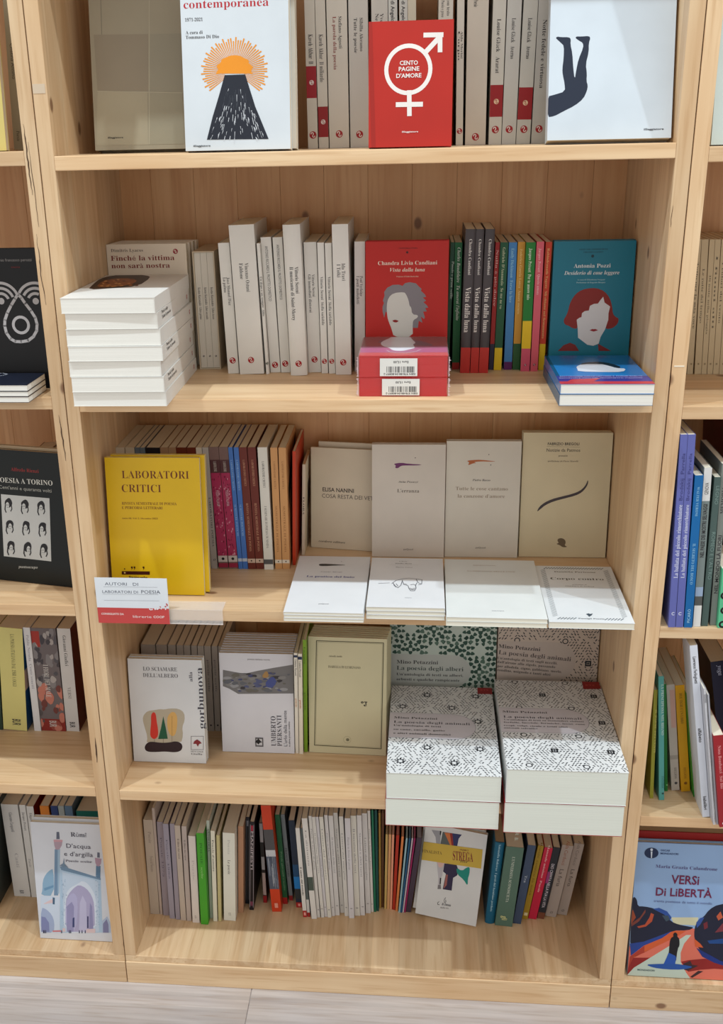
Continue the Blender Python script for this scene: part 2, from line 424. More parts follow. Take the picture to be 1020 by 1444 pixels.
def FR(z, bl, br, tl, T, c, label, lean=4.0, yaw=False, Y=None, **kw):
    """book leaning back with its front cover to the room"""
    la = R(lean); zz = z+0.0002+T*math.sin(la)
    if Y is None:
        p, q = atz(*bl, zz), atz(*br, zz)
        if not yaw: p.y = q.y = (p.y+q.y)/2
    else: p, q = aty(*bl, Y), aty(*br, Y); p.z = q.z = zz
    bay = math.floor((p.x+q.x)/2/UW)*UW; p.x = max(p.x, bay+SD+.001) ; q.x = min(q.x, bay+UW-SD-.001)   # keep clear of the side panels
    u = (q-p); W = u.length; u.normalize(); back = Vector((0, 0, 1)).cross(u)
    v = Vector((0, 0, 1))*math.cos(la)+back*math.sin(la); w_ = u.cross(v)
    t = onplane(*tl, p, w_); H = (t-p).dot(v)
    b = Book(frameM(p-w_*T, u, v, w_), W, H, T, c, label, **kw); b.mm = W/max(1, math.hypot(br[0]-bl[0], br[1]-bl[1]))
    return b
def behind(b, k, label, dx=0.0, dz=0.0, c=None, gap=0.001, **kw):
    """another copy standing behind book b"""
    M = b.M.copy(); M.translation = b.M.translation - b.M.to_3x3().col[2]*((b.T+gap)*k) + Vector((dx, 0, 0))
    M.translation.z = b.M.translation.z+dz
    kw.setdefault('pages', b.pages)
    return Book(M, b.W, b.H, b.T, c or b.c, label, **kw)
def FL(z, fl, fr, L, T, c, label, flip=False, dx=0, dy=0, rot=0, base=None, **kw):
    """book lying flat, tail edge (or head edge if flipped) to the room"""
    base = z if base is None else base      # height at which the two front corners were read off
    p, q = atz(*fl, base), atz(*fr, base); u = q-p; u.z = 0; W = u.length; u.normalize()
    if rot: u = Matrix.Rotation(R(rot), 3, 'Z') @ u
    bk = Vector((0, 0, 1)).cross(u); p = p+u*dx+bk*dy; p.z = z+0.0002
    if flip: M = frameM(p+u*W+bk*L, -u, -bk, Vector((0, 0, 1)))
    else: M = frameM(p, u, bk, Vector((0, 0, 1)))
    b = Book(M, W, L, T-0.0003, c, label, **kw); b.mm = W/max(1, fr[0]-fl[0]); return b

def settle():
    """neighbouring upright books with different leans: thin them a touch so that they meet without cutting into each other"""
    rows = {}
    for b in BOOKS:
        if b.sp: rows.setdefault(round(b.sp[0], 4), []).append(b)
    for row in rows.values():
        row.sort(key=lambda b: b.M.translation.x)
        for i, a in enumerate(row):
            for b in row[i+1:i+3]:
                ya, yb_ = a.M.translation.y, b.M.translation.y
                if ya+a.W < yb_ or yb_+b.W < ya: continue
                d = -1
                for h in (0.0, min(a.H, b.H)):
                    xa = a.M.translation.x+a.T*math.cos(R(0)+a.sp[1])+h*math.tan(a.sp[1]); xb_ = b.M.translation.x+h*math.tan(b.sp[1]); d = max(d, xa-xb_+.0005)
                if d > 0:
                    k = min(d, a.T*.4); a.T -= k; d -= k
                    if d > 0: b.M.translation.x += d; b.T = max(b.T-d, b.T*.6)
WH, OFF, CRM, GRY = (225, 223, 217), (217, 211, 199), (224, 212, 184), (196, 191, 184)
PW = (232, 230, 222)
INK, RED, DRED, BLK = (52, 50, 54), (172, 36, 30), (140, 40, 36), (24, 24, 28)
YEL = (226, 190, 30)

# ================================================================== middle bookcase, top shelf
K = cr(120, 0, 5.1)
b = FR(ZA, (134, 206), (268, 204), (126, -46), 0.030, (158, 148, 126), 'large grey-beige hardback with folded-paper cover at the left end of the top shelf', lean=9, Y=0.10, hard=True)
b.line([(141, -40), (148, 203)], 1.0, (128, 120, 102))
for pts, c in (([(62, 250), (455, 245), (455, 655), (90, 655)], (146, 134, 114)), ([(460, 245), (690, 240), (700, 660), (460, 655)], (150, 142, 122)), ([(90, 658), (450, 658), (455, 1040), (80, 1045)], (166, 156, 132)), ([(455, 662), (700, 670), (715, 1035), (455, 1040)], (154, 146, 124))):
    b.P(K(*pts), c)
b.line(K((462, -200), (462, 1035)), 1.2, (176, 166, 142)).line(K((90, 656), (700, 668)), 1.0, (176, 166, 142))
b.T_('ilSaggiatore', K((165, 995))[0], K((275, 995))[0], 2.2, BLK, 'sansb')

b = FR(ZA, (262, 213), (410, 211), (249, -42), 0.022, (206, 212, 216), 'white paperback with an orange sun behind a black mountain', lean=7, Y=0.012, edge=None)
b.T_('contemporanea', (259, 11), (379, 9.5), 10.5, (176, 40, 48), 'serif')
b.T_('Poesia italiana', (256, -14), (376, -15), 10.5, (176, 40, 48), 'serif')
b.T_('1971-2021', (261, 30), (286, 30), 4.2, INK, 'serif').T_('A cura di', (262, 48), (286, 48), 4.2, INK, 'serif').T_('Tommaso Di Dio', (262, 54.5), (309, 54), 4.2, INK, 'serif')
sx, sy = 331, 100
rays = []
for i in range(56):
    a = R(-38+256*i/55); r0, r1 = 14, 45+3*math.sin(i*2.4)
    rays.append([b.loc(*q) for q in ((sx+r0*math.cos(a-.012), sy-r0*math.sin(a-.012)), (sx+r1*math.cos(a-.021), sy-r1*math.sin(a-.021)), (sx+r1*math.cos(a+.021), sy-r1*math.sin(a+.021)), (sx+r0*math.cos(a+.012), sy-r0*math.sin(a+.012)))])
b.PP(rays, (226, 142, 38))
b.P([(sx+25*math.cos(R(t))*(1+.08*math.sin(t)), sy-22*math.sin(R(t))) for t in range(-10, 191, 8)], (226, 142, 38))
b.P([(317, 106), (346, 105), (350, 118), (360, 150), (379, 196), (292, 197), (300, 165), (309, 135)], (34, 38, 48))
rr = random.Random(3); sc = ([], [])
for i in range(110):
    t = rr.random(); y = 125+70*t; hw = (13+30*t)*.92; x = 333+rr.uniform(-hw, hw)
    dx = (x-333)*.012
    sc[0 if t > .35 or rr.random() < .3 else 1].append([b.loc(*q) for q in ((x, y), (x+.7, y), (x+dx*8+.4, y+rr.uniform(3, 12)*.9), (x+dx*8, y+rr.uniform(3, 11)))])
b.PP(sc[0], (205, 208, 212)).PP(sc[1], (60, 64, 72))
b.T_('ilSaggiatore', (273, 207), (297, 206.5), 2.2, BLK, 'sansb')
behind(b, 1, 'second copy right behind the white paperback with the orange sun', dx=0.006, c=(206, 200, 188))

SPA = dict(Y=0.13, H=0.236)
def spa(x0, x1, yb, xt, c, label, **kw):
    o = dict(SPA); o.update(kw); return SP(ZA, x0, x1, yb, xt, 0, c, label, **o)
b = spa(434.7, 449.4, 209, 428.9, OFF, 'thin beige paperback with a torn red band round its middle, left of the red hardback'); b.band(91, 136, (160, 30, 40)); b.logo(114, (230, 220, 215), 3.4, (160, 30, 40)); b.logo(189); b.st('Kaveh Akbar  Il', 47, 88)
b = spa(450, 464, 208.5, 444, OFF, 'thin beige paperback with a torn red band near its foot, left of the red hardback'); b.band(148, 192, (150, 26, 30)); b.logo(170, (230, 220, 215), 3.4, (150, 26, 30)); b.st('Kaveh Akbar  Il miliardo', 47, 113)
b = spa(465, 493, 208.5, 460, OFF, 'thick beige paperback with a red and grey title, second from the red hardback'); b.logo(188); b.st('Stefano Agosti', 23, 67, hf=.17, fa=.66); b.st('La parola della poesia', 23, 96, DRED, .38, .17)
b = spa(494.4, 521, 208.5, 491, (208, 204, 196), 'thick grey-beige paperback touching the left edge of the red hardback'); b.logo(189); b.st('Sibilla Aleramo', 25, 71, hf=.17, fa=.66); b.st('Tutte le poesie', 25, 73, hf=.17, fa=.36)
b = spa(526, 548.5, 208, 523.5, (208, 204, 196), 'grey-beige paperback rising behind the top left corner of the red hardback'); b.st('Yves Bonnefoy', 19, 70, hf=.2, fa=.64); b.st("Nell'insidia", 19, 62, hf=.2, fa=.34)
b = spa(549.5, 562, 208, 547.5, (210, 210, 204), 'narrow pale paperback, middle one above the red hardback, next to a dark gap'); b.st('I poeti di Angelo', -20, 30, INK, .5, .4, 'sansb')
b = spa(564.5, 576, 208, 563, (210, 210, 204), 'narrow pale paperback just left of the short booklet above the red hardback'); b.st('I poeti di Angelo', -20, 30, INK, .5, .4, 'sansb')
b = spa(576.5, 588, 208, 575, (214, 206, 186), 'short cream booklet whose top peeps over the red hardback', H=0.196)
b = spa(617, 637, 206.5, 618.7, OFF, 'beige paperback behind the top right corner of the red hardback'); b.st('Poesie e prose', 1, 24, hf=.22, fa=.3); b.st('con testo', 0, 22, hf=.22, fa=.68)
b = spa(643, 653, 205.5, 645, OFF, 'narrow beige paperback right of the red hardback beyond a dark gap'); b.logo(184.5); b.st('Alda Merini', 43, 81, hf=.3, fa=.7); b.st('Corpo', 43, 83, hf=.3, fa=.3)
b = spa(656, 685, 204.5, 659.5, (212, 202, 188), 'thickest beige paperback, third book right of the red hardback'); b.logo(192.5); b.st('Poesie', 0, 10, hf=.2, fa=.4)
b = spa(689, 707, 203.5, 696.5, (212, 208, 198), 'beige paperback with a red band, left of the two banded ones beyond the red hardback'); b.band(117.5, 163, (158, 24, 30)); b.logo(141, (236, 205, 170), 3.6, (158, 24, 30)); b.logo(181.5); b.st('Louise Glück   Ararat', 26, 101, hf=.3)
b = spa(707.5, 727.3, 203, 716, (206, 204, 198), 'grey-beige paperback standing between the two red-banded ones'); b.logo(181); b.st('Louise Glück   Averno', 25, 81, hf=.28)
b = spa(727.8, 748, 202.5, 739, (206, 204, 196), 'beige paperback with a red band, right of the two banded ones beyond the red hardback'); b.band(121, 167, (158, 24, 30)); b.logo(143, (236, 205, 170), 3.6, (158, 24, 30)); b.logo(181); b.st('Louise Glück   Averno', 25, 81, hf=.28)
b = spa(749, 769.5, 202, 760, (198, 196, 190), 'grey-beige paperback squeezed against the white cover with black legs'); b.logo(180.5); b.st('Notte fedele e virtuosa', 27, 122, hf=.28)

b = FR(ZA, (520, 208.5), (637, 206.5), (515, 31), 0.018, (178, 40, 30), 'red hardback with joined male and female symbols in white', lean=6, Y=0.012, hard=True, rough=.5)
b.P([(519.5, 30), (525, 30), (530, 208), (524, 208)], (160, 36, 28))
c_ = (232, 226, 220)
b.ring(576, 98, 27.0, 32.5, c_).line([(600, 74), (620, 52.5)], 6.4, c_).line([(599, 49.5), (624, 49)], 6.0, c_).line([(620.8, 48), (620.8, 72)], 6.2, c_)
b.line([(577.3, 129), (577.6, 162)], 6.2, c_).line([(560, 147.6), (595, 147)], 6.2, c_)
for s_, x0, x1, y in (('CENTO', 564, 589.5, 91.5), ('PAGINE', 562.5, 591.5, 100), ("D'AMORE", 559, 594.5, 109.5)): b.T_(s_, (x0, y), (x1, y), 5.4, c_, 'sansb')
b.T_('ilSaggiatore', (567, 187), (590, 186.5), 2.0, c_, 'sansb')

K = cr(740, 0, 4.636)
b = FR(ZA, (771.8, 199.8), (946.8, 192.8), (780.6, -46), 0.026, (200, 209, 216), 'white paperback with a pair of upturned dark legs on its cover', lean=13, Y=0.02, rough=.35)
b.P(K((148, 632), (200, 618), (265, 598), (262, 545), (250, 490), (247, 450), (256, 380), (258, 300), (240, 282), (218, 262), (205, 250), (212, 239), (240, 243), (290, 243), (303, 255), (300, 290), (313, 350), (318, 440), (328, 522), (338, 460), (352, 390), (385, 310), (382, 280), (355, 265), (332, 248), (340, 238), (370, 239), (422, 235), (431, 250), (420, 282), (420, 340), (400, 420), (408, 480), (405, 530), (414, 560), (408, 595), (385, 645), (330, 690), (250, 730), (195, 760), (148, 767)), (36, 44, 60), sm=1)
b.T_('ilSaggiatore', K((780, 852))[0], K((910, 848))[0], 2.6, BLK, 'sansb')

# ================================================================== middle bookcase, second shelf
K = cr(80, 320, 3.923)
b = FR(ZB, (161, 521), (272, 521), (140.7, 345), 0.016, (226, 212, 192), 'cream paperback with dark red title standing behind the tall white stack', lean=2)
b.T_('Dimitris Lyacos', K((300, 138))[0], K((478, 138))[0], 4.2, (90, 80, 74)).T_('Finché la vittima', K((300, 186))[0], K((652, 184))[0], 6.6, (128, 44, 34), 'serifb').T_('non sarà nostra', K((304, 228))[0], K((627, 226))[0], 6.6, (128, 44, 34), 'serifb')
b.disc(*K((657, 135))[0], 4.2, (150, 24, 44)); b.ring(*K((654, 133))[0], 0.9, 1.9, (226, 212, 192), a0=-60, a1=200); b.ring(*K((660, 138))[0], 0.8, 1.7, (226, 212, 192), a0=130, a1=380)
for k in (1, 2, 3): behind(b, k, ('first', 'second', 'third')[k-1]+' cream copy standing behind the dark red titled paperback', dx=.0022*k, group='cream copies behind the dark red title', gap=.002)

# boxed set of three slim volumes
Y0 = atz(296, 521, ZB).y
A, B_ = aty(281.5, 521, Y0), aty(311, 521, Y0); hh = aty(270, 355, Y0).z-ZB; TT = B_.x-A.x; th = math.atan2(aty(270, 355, Y0).x-A.x, hh)
Mb = frameM(Vector((A.x+.001, Y0, ZB+.0003)), Vector((0, 1, 0)), Vector((math.sin(th), 0, math.cos(th))), Vector((math.cos(th), 0, -math.sin(th))))
root = empty('slipcase', Mb, 'open beige slipcase holding three slim volumes', 'slipcase')
v, f = [], []
for a, c in (((0, 0, 0), (.12, hh, .0018)), ((0, 0, TT-.0018), (.12, hh, TT)), ((0, 0, .0018), (.12, .0018, TT-.0018)), ((0, hh-.0018, .0018), (.12, hh, TT-.0018)), ((.118, .0018, .0018), (.12, hh-.0018, TT-.0018))):
    q, g = box_data(a, c); f += [tuple(i+len(v) for i in t) for t in g]; v += q
mesh_obj('case', v, f, [mat((206, 190, 165), .6)], root)
tw = (TT-.0042)/3
for i, t in enumerate(('Libro primo', 'Libro secondo', 'Libro terzo')):
    o = Mb @ Vector((.003, .0021, .0021+i*tw))
    M = Mb.copy(); M.translation = o
    b = Book(M, .11, hh-.0045, tw-.0004, OFF, ('left', 'middle', 'right')[i]+' slim volume inside the beige slipcase'); b.yb, b.yt = 520, 357
    b.logo(503, INK, 1.6); b.st('Kostas Karyotakis  '+t, 405, 450, hf=.4)

def spb(*a, **k): k.setdefault('W', .15); return SP(ZB, *a, **k)
b = spb(322, 337.4, 527, 307.3, 343, WH, 'white paperback leaning against the left side of the first tall thick one'); b.logo(508); b.st('José Manuel Díaz', 390, 429, hf=.26, fa=.66); b.st('La palma', 390, 411, hf=.26, fa=.34)
b = spb(338.6, 372.8, 528, 322.2, 318, WH, 'first tall thick white paperback from the left on the second shelf'); b.logo(507.5); b.st('Vincenzo Ostuni', 370, 410, hf=.15, fa=.6); b.st('Faldone', 370, 392, hf=.15, fa=.38)
b = spb(375.6, 381, 527.7, 361.8, 343.5, WH, 'very thin white paperback with a dark green mark right of the first tall thick one'); b.logo(512, (30, 70, 50)); b.st('Un dopo e un sempre  Aldo', 389, 444, hf=.6)
b = spb(381.8, 396, 525.5, 367.3, 335, WH, 'left one of two slim white paperbacks with black spine lettering', pages=(205, 190, 165)); b.logo(514.5); b.st('ANTONIO RICCARDI IL PROFITTO DOMESTICO', 347, 423, hf=.28, style='sans')
b = spb(396.6, 409.8, 525.5, 384.2, 335, WH, 'right one of two slim white paperbacks with black spine lettering'); b.logo(512.5); b.st('ANTONIO RICCARDI IL PROFITTO DOMESTICO', 345, 421, hf=.28, style='sans')
b = spb(409.9, 434.5, 530, 398, 317.5, WH, 'tall white paperback with a rounded spine, between slim ones'); b.round = .003; b.logo(512.5); b.st('Vittorio Sereni', 375, 412, hf=.2, fa=.66); b.st('Il musicante di Saint-Merry', 375, 450, hf=.2, fa=.38)
b = spb(435.7, 453.2, 525.3, 428, 342, WH, 'white paperback with red mark right of the rounded tall one'); b.logo(506.5); b.st('Vittorio Sereni', 386, 417, hf=.22, fa=.66); b.st('Gli immediati dintorni', 386, 439, hf=.22, fa=.36)
b = spb(453.6, 463, 526.6, 447.2, 342.4, WH, 'left one of two narrow white twins beside the tall paperback near the red cover'); b.logo(509); b.st('Vittorio Sereni  Stella variabile', 389, 457, hf=.4)
b = spb(464, 473.2, 527, 458, 343, WH, 'right one of two narrow white twins beside the tall paperback near the red cover'); b.logo(509); b.st('Vittorio Sereni  Stella variabile', 389, 457, hf=.4)
b = spb(473.6, 495.8, 528.6, 467.8, 316.6, WH, 'tall white paperback nearest to the red cover with a grey-haired face', W=.16); b.logo(510.5); b.st('Ida Travi', 370, 394, hf=.22, fa=.66); b.st('I Tolki', 371, 389, hf=.22, fa=.36)
b = spb(500.4, 515, 524, 499.8, 341, WH, 'white paperback touching the red cover with a grey-haired face'); b.st('Paul Verlaine', 388, 416, hf=.28, fa=.66); b.st('I poeti maledetti', 388, 427, hf=.28, fa=.34)

K = cr(490, 320, 5.776)
b = FR(ZB, (516, 527), (629.5, 527), (519.4, 340.8), 0.014, (182, 28, 18), 'red paperback with a faceless grey-haired head standing behind the shrink-wrapped pair', lean=3, rough=.35)
hair = K((300, 740), (288, 690), (287, 650), (298, 620), (290, 600), (303, 560), (300, 530), (325, 495), (370, 472), (420, 470), (450, 480), (470, 458), (510, 450), (560, 460), (578, 480), (605, 505), (600, 520), (632, 550), (642, 570), (615, 575), (642, 600), (620, 612), (650, 640), (660, 658), (635, 660), (648, 688), (618, 690), (632, 735), (625, 750), (600, 730), (612, 780), (582, 765), (575, 822), (530, 822), (400, 800), (330, 700), (312, 690))
b.P(hair, (128, 122, 126))
b.P(K((358, 822), (340, 780), (325, 730), (320, 640), (335, 575), (378, 538), (462, 530), (480, 550), (500, 600), (507, 645), (520, 652), (528, 712), (578, 718), (570, 742), (542, 755), (532, 780), (534, 900), (380, 900)), (206, 204, 196), sm=1)
b.P(K((362, 765), (388, 755), (398, 757), (422, 766), (395, 782)), (140, 24, 22), sm=1)
b.T_('Chandra Livia Candiani', K((250, 308))[0], K((732, 308))[0], 5.2, (236, 218, 200), 'serif').T_('Vista dalla luna', K((347, 363))[0], K((632, 363))[0], 5.0, (236, 218, 200), 'ital')
b.T_('Prefazione di Emilio Rentocchini', K((400, 409))[0], K((580, 409))[0], 1.9, (220, 180, 160)).T_('I POETI DELLA FENICE', K((420, 178))[0], K((572, 178))[0], 1.6, (70, 10, 10)); b.disc(*K((488, 207))[0], 1.8, (70, 10, 10))
behind(b, 1, 'second red copy behind the grey-haired head cover', dx=.001)
# shrink-wrapped pair
film = bpy.data.materials.new('clear_film'); film.use_nodes = True; nt = film.node_tree
pb = nt.nodes['Principled BSDF']; pb.inputs['Roughness'].default_value = .08; pb.inputs['Base Color'].default_value = (1, 1, 1, 1); pb.inputs['Specular IOR Level'].default_value = .9
tr = nt.nodes.new('ShaderNodeBsdfTransparent'); mx = nt.nodes.new('ShaderNodeMixShader'); fr = nt.nodes.new('ShaderNodeFresnel'); fr.inputs[0].default_value = 1.5
mr = nt.nodes.new('ShaderNodeMapRange'); mr.inputs[3].default_value = 0.02; mr.inputs[4].default_value = 0.38; nt.links.new(fr.outputs[0], mr.inputs[0])
nzf = nt.nodes.new('ShaderNodeTexNoise'); nzf.inputs['Scale'].default_value = 60; bmp = nt.nodes.new('ShaderNodeBump'); bmp.inputs['Strength'].default_value = .25; bmp.inputs['Distance'].default_value = .002
nt.links.new(nzf.outputs[0], bmp.inputs['Height']); nt.links.new(bmp.outputs[0], pb.inputs['Normal'])
nt.links.new(mr.outputs[0], mx.inputs[0]); nt.links.new(tr.outputs[0], mx.inputs[1]); nt.links.new(pb.outputs[0], mx.inputs[2]); nt.links.new(mx.outputs[0], nt.nodes['Material Output'].inputs[0])
def film_box(bk, upright=False, lid=True):
    def fn(root):
        e = .0012; rr = random.Random(5); W, H, T = bk.W, bk.H, bk.T; n = 10; v = []; f = []
        def grid(o, a, b_):
            i0 = len(v)
            for i in range(n+1):
                for j in range(n+1):
                    v.append(Vector(o)+Vector(a)*(i/n)+Vector(b_)*(j/n)+Vector([rr.uniform(-.0003, .0003) for _ in range(3)]))
            for i in range(n):
                for j in range(n): k = i0+i*(n+1)+j; f.append((k, k+n+1, k+n+2, k+1))
        v0 = .0006 if upright else -e; z0_ = .0006; zt = T+(e if lid else -.0004)-z0_
        if lid: grid((-e, v0, T+e), (W+2*e, 0, 0), (0, H+e-v0, 0))
        grid((-e, v0, z0_), (W+2*e, 0, 0), (0, 0, zt)); grid((-e, v0, z0_), (0, H+e-v0, 0), (0, 0, zt)); grid((W+e, v0, z0_), (0, H+e-v0, 0), (0, 0, zt))
        o = mesh_obj('plastic_wrap', v, f, [film], root); o['label'] = 'clear shrink wrap with creases'
        # crumpled weld along the ends
        fv, ff = [], []
        for side in (-e, W+e):
            for k in range(0 if upright else 14):
                z = .001+(T-.002)*k/14; d = rr.uniform(.001, .004)*(1 if side > 0 else -1); fv += [(side, -e, z), (side+d, -e-.001, z+T/28), (side, -e, z+T/14)]; ff.append((len(fv)-3, len(fv)-2, len(fv)-1))
        if fv: mesh_obj('wrap_seam', fv, ff, [mat((225, 200, 205), .2)], root)
    return fn
def sticker(bk, x0, x1, y0, y1):
    """price label on the edge facing the room, printed upside down as the pack lies"""
    a0, b0 = bk.loc(x0, y1, 'tail'); a1, b1 = bk.loc(x1, y0, 'tail'); b1 = min(b1, bk.T-.0006); b0 = max(b0, .0006); w, h = a1-a0, b1-b0
    def fn(root):
        me = mesh_obj('price_sticker', *box_data((a0, -.0022, b0), (a1, -.0016, b1)), [mat((226, 224, 218), .5)], root); me['label'] = 'white barcode label'
        V, F = [], []; rr = random.Random(9)
        def q(u0, v0, u1, v1): i = len(V); V.extend([(a0+u0*w, -.00226, b0+v0*h), (a0+u1*w, -.00226, b0+v0*h), (a0+u1*w, -.00226, b0+v1*h), (a0+u0*w, -.00226, b0+v1*h)]); F.append((i, i+1, i+2, i+3))
        x = .18
        while x < .92: d = rr.choice((.008, .014, .022)); q(x, .2, x+d, .55); x += d+rr.choice((.01, .016, .03))
        for txt, u0, u1, v, hh_ in (('Euro 15,00', .36, .76, .86, .13), ('ISBN 978-88-04-80897-2', .1, .95, .17, .11)):
            vs_, fs, x0_, wd = _glyph[(txt, 'sansb')]; i = len(V)
            for X, Y_ in vs_: V.append((a0+w*(u1-(X-x0_)/wd*(u1-u0)), -.00226, b0+h*(v-Y_/.69*hh_)))
            F.extend(tuple(i+j for j in t) for t in fs)
        mesh_obj('barcode', V, F, [mat((40, 38, 42), .5)], me)
    _want.update((('Euro 15,00', 'sansb'), ('ISBN 978-88-04-80897-2', 'sansb'))); return fn
pr_ = (200, 40, 40)
z0 = ZB; yf = atz(569, 559, z0).y; T1 = aty(569, 532, yf).z-z0; T2 = aty(569, 502, yf).z-z0-T1
L_ = 0.150
b = FL(z0, (506.8, 559), (631, 559), L_, T1, pr_, 'lower red book of the shrink-wrapped pair with a barcode label', pages=pr_, rough=.3)
b.post += [film_box(b, lid=False), sticker(b, 539, 592, 534, 557)]
b = FL(z0+T1, (506.8, 559), (631, 559), L_, T2, pr_, 'upper red book of the shrink-wrapped pair, magenta top and barcode label', pages=pr_, rough=.3, base=z0)
b.rect(0, .18, 1, .8, (176, 60, 120)); b.rect(0, .5, 1, 1, (150, 40, 40)); b.P(K((230, 950), (290, 915), (420, 925), (560, 920), (640, 940), (710, 965), (640, 972), (540, 960)), (96, 60, 84), sm=1)
b.P(K((270, 945), (300, 925), (350, 905), (380, 880), (500, 880), (530, 920), (560, 945), (530, 960), (560, 985), (500, 1000), (450, 1012), (370, 1008), (340, 985), (280, 970)), (226, 224, 232), sm=1)  # pale face: the standing cover mirrored in the film, painted on as flat colour
b.line(K((320, 1005), (345, 1018), (400, 1026), (480, 1028), (560, 1015), (600, 998)), 1.2, (235, 225, 225))
b.post += [film_box(b), sticker(b, 536, 589, 505, 530)]

def bands(b, *bs):
    for y0, y1, c in bs: b.band(y0, y1, c)
GN, DG, GP = (24, 108, 52), (22, 78, 50), (72, 66, 68)
b = spb(627.5, 636.4, 521, 636, 342, (20, 70, 45), 'dark green paperback half hidden left of the other green one, red foot', W=.12); bands(b, (512, 521, RED)); b.st('Poesie e prose scelte', 368, 420, (190, 200, 190), hf=.4)
b = spb(637, 649, 521, 641.5, 342, (18, 98, 52), 'dark green paperback with white italic title left of three grey ones', W=.13); bands(b, (511, 521, RED)); b.st('Charles Baudelaire  Tu amerai l\'infinito', 349, 450, (220, 225, 215), hf=.36, style='ital')
for (x0, x1, xt), w_ in zip(((648.8, 662.6, 657), (663.2, 674.8, 671.5), (675.2, 688.4, 685)), ('left', 'middle', 'right')):
    b = spb(x0, x1, 526.2, xt, 323.5, GP, w_+' one of three tall grey paperbacks with big white titles and red feet', W=.13); b.round = .002
    bands(b, (489, 526.2, (186, 44, 36))); b.st('Chandra Candiani', 337, 386, (220, 216, 210), .55, .3); b.st('Vista dalla luna', 403, 467, (228, 222, 214), .5, .55)
b = spb(689.4, 695.8, 521.5, 699, 342, (170, 30, 26), 'thin red paperback with a navy foot right of the three grey ones'); bands(b, (484, 521.5, (44, 40, 66))); b.st('Nulla è più dolce', 352, 430, (230, 180, 170), hf=.5)
b = spb(696.2, 707.2, 522, 706, 342, (28, 84, 54), 'dark green paperback with a yellow foot'); bands(b, (489.7, 522, YEL)); b.st("Gabriele D'Annunzio  Se me ne vo", 349, 434, (200, 205, 170), hf=.36)
b = spb(710.6, 722, 521.5, 718, 342, (66, 128, 186), 'blue paperback with a purple foot'); bands(b, (510, 521.5, (90, 28, 90))); b.st('Emily Dickinson  Forse la luce', 350, 425, (150, 200, 220), hf=.36)
b = spb(722.8, 733, 521.5, 730.4, 341.5, (206, 148, 52), 'ochre paperback with a dark green foot'); bands(b, (483.5, 521.5, (40, 88, 46))); b.st('Federico Garcia Lorca  Amore oscuro', 351, 441, (240, 210, 140), hf=.34)
b = spb(734, 747, 523.8, 742, 342, (30, 120, 44), 'bright green paperback with a yellow band and pink foot'); bands(b, (451, 490.6, YEL), (490.6, 523.8, (206, 84, 108))); b.st('Jacques Prévert  Per te amore mio', 350, 421, (225, 235, 215), hf=.34); b.logo(514.5, (120, 30, 50), 2)
b = spb(748, 758.4, 523.8, 757.6, 341, (212, 92, 106), 'pink paperback with a small dark mark near its foot'); b.st('Jacques Prévert  Questo amore', 350, 414, (240, 190, 190), hf=.36); b.logo(514, (120, 30, 50), 2)
b = spb(758.9, 767.6, 522, 770, 341.5, (206, 62, 32), 'orange-red paperback with a yellow foot touching the teal cover'); bands(b, (484, 522, YEL)); b.st('Rabindranath Tagore  Mi chiami nel firmamento', 350, 476, (235, 190, 120), hf=.38)

K = cr(750, 320, 5.347)
b = FR(ZB, (773, 524), (884.5, 523.5), (780, 340.6), 0.016, (22, 114, 136), 'teal paperback with a faceless red-haired head', lean=3, rough=.35)
b.P(K((240, 702), (262, 668), (278, 625), (285, 585), (312, 530), (352, 488), (410, 464), (490, 460), (550, 485), (590, 535), (608, 600), (612, 655), (635, 680), (658, 690), (650, 730), (610, 765), (560, 770), (500, 720), (345, 700), (348, 768), (310, 765), (280, 745), (248, 735)), (132, 30, 22), sm=1)
b.P(K((340, 700), (360, 685), (376, 680), (380, 650), (400, 635), (432, 630), (440, 595), (470, 580), (500, 578), (520, 550), (540, 526), (550, 570), (592, 600), (580, 650), (578, 700), (555, 770), (520, 830), (505, 880), (465, 896), (420, 888), (350, 835), (348, 770)), (212, 210, 210))
b.P(K((436, 780), (458, 769), (468, 771), (480, 769), (502, 779), (468, 789)), (150, 24, 34))
b.P(K((198, 935), (240, 892), (290, 873), (330, 890), (358, 935)), (122, 30, 26)).P(K((500, 880), (545, 905), (600, 935), (505, 935)), (122, 30, 26))
b.T_('Antonia Pozzi', K((317, 308))[0], K((595, 306))[0], 5.4, (226, 230, 228)).T_('Desiderio di cose leggere', K((245, 360))[0], K((662, 358))[0], 5.2, (226, 230, 228), 'ital')
b.T_('A cura di Elisabetta Vergani', K((345, 403))[0], K((552, 402))[0], 1.9, (170, 205, 210)).T_('Prefazione di Eugenio Borgna', K((338, 424))[0], K((555, 423))[0], 1.9, (170, 205, 210))
b.T_('OSCAR MODERNI', K((360, 173))[0], K((575, 173))[0], 1.7, (10, 50, 62)).T_('GRANDI CLASSICI', K((392, 194))[0], K((540, 194))[0], 1.7, (10, 50, 62)); b.disc(*K((460, 220))[0], 2.2, (10, 50, 62))
behind(b, 1, 'second teal copy behind the red-haired head cover', dx=.0018)
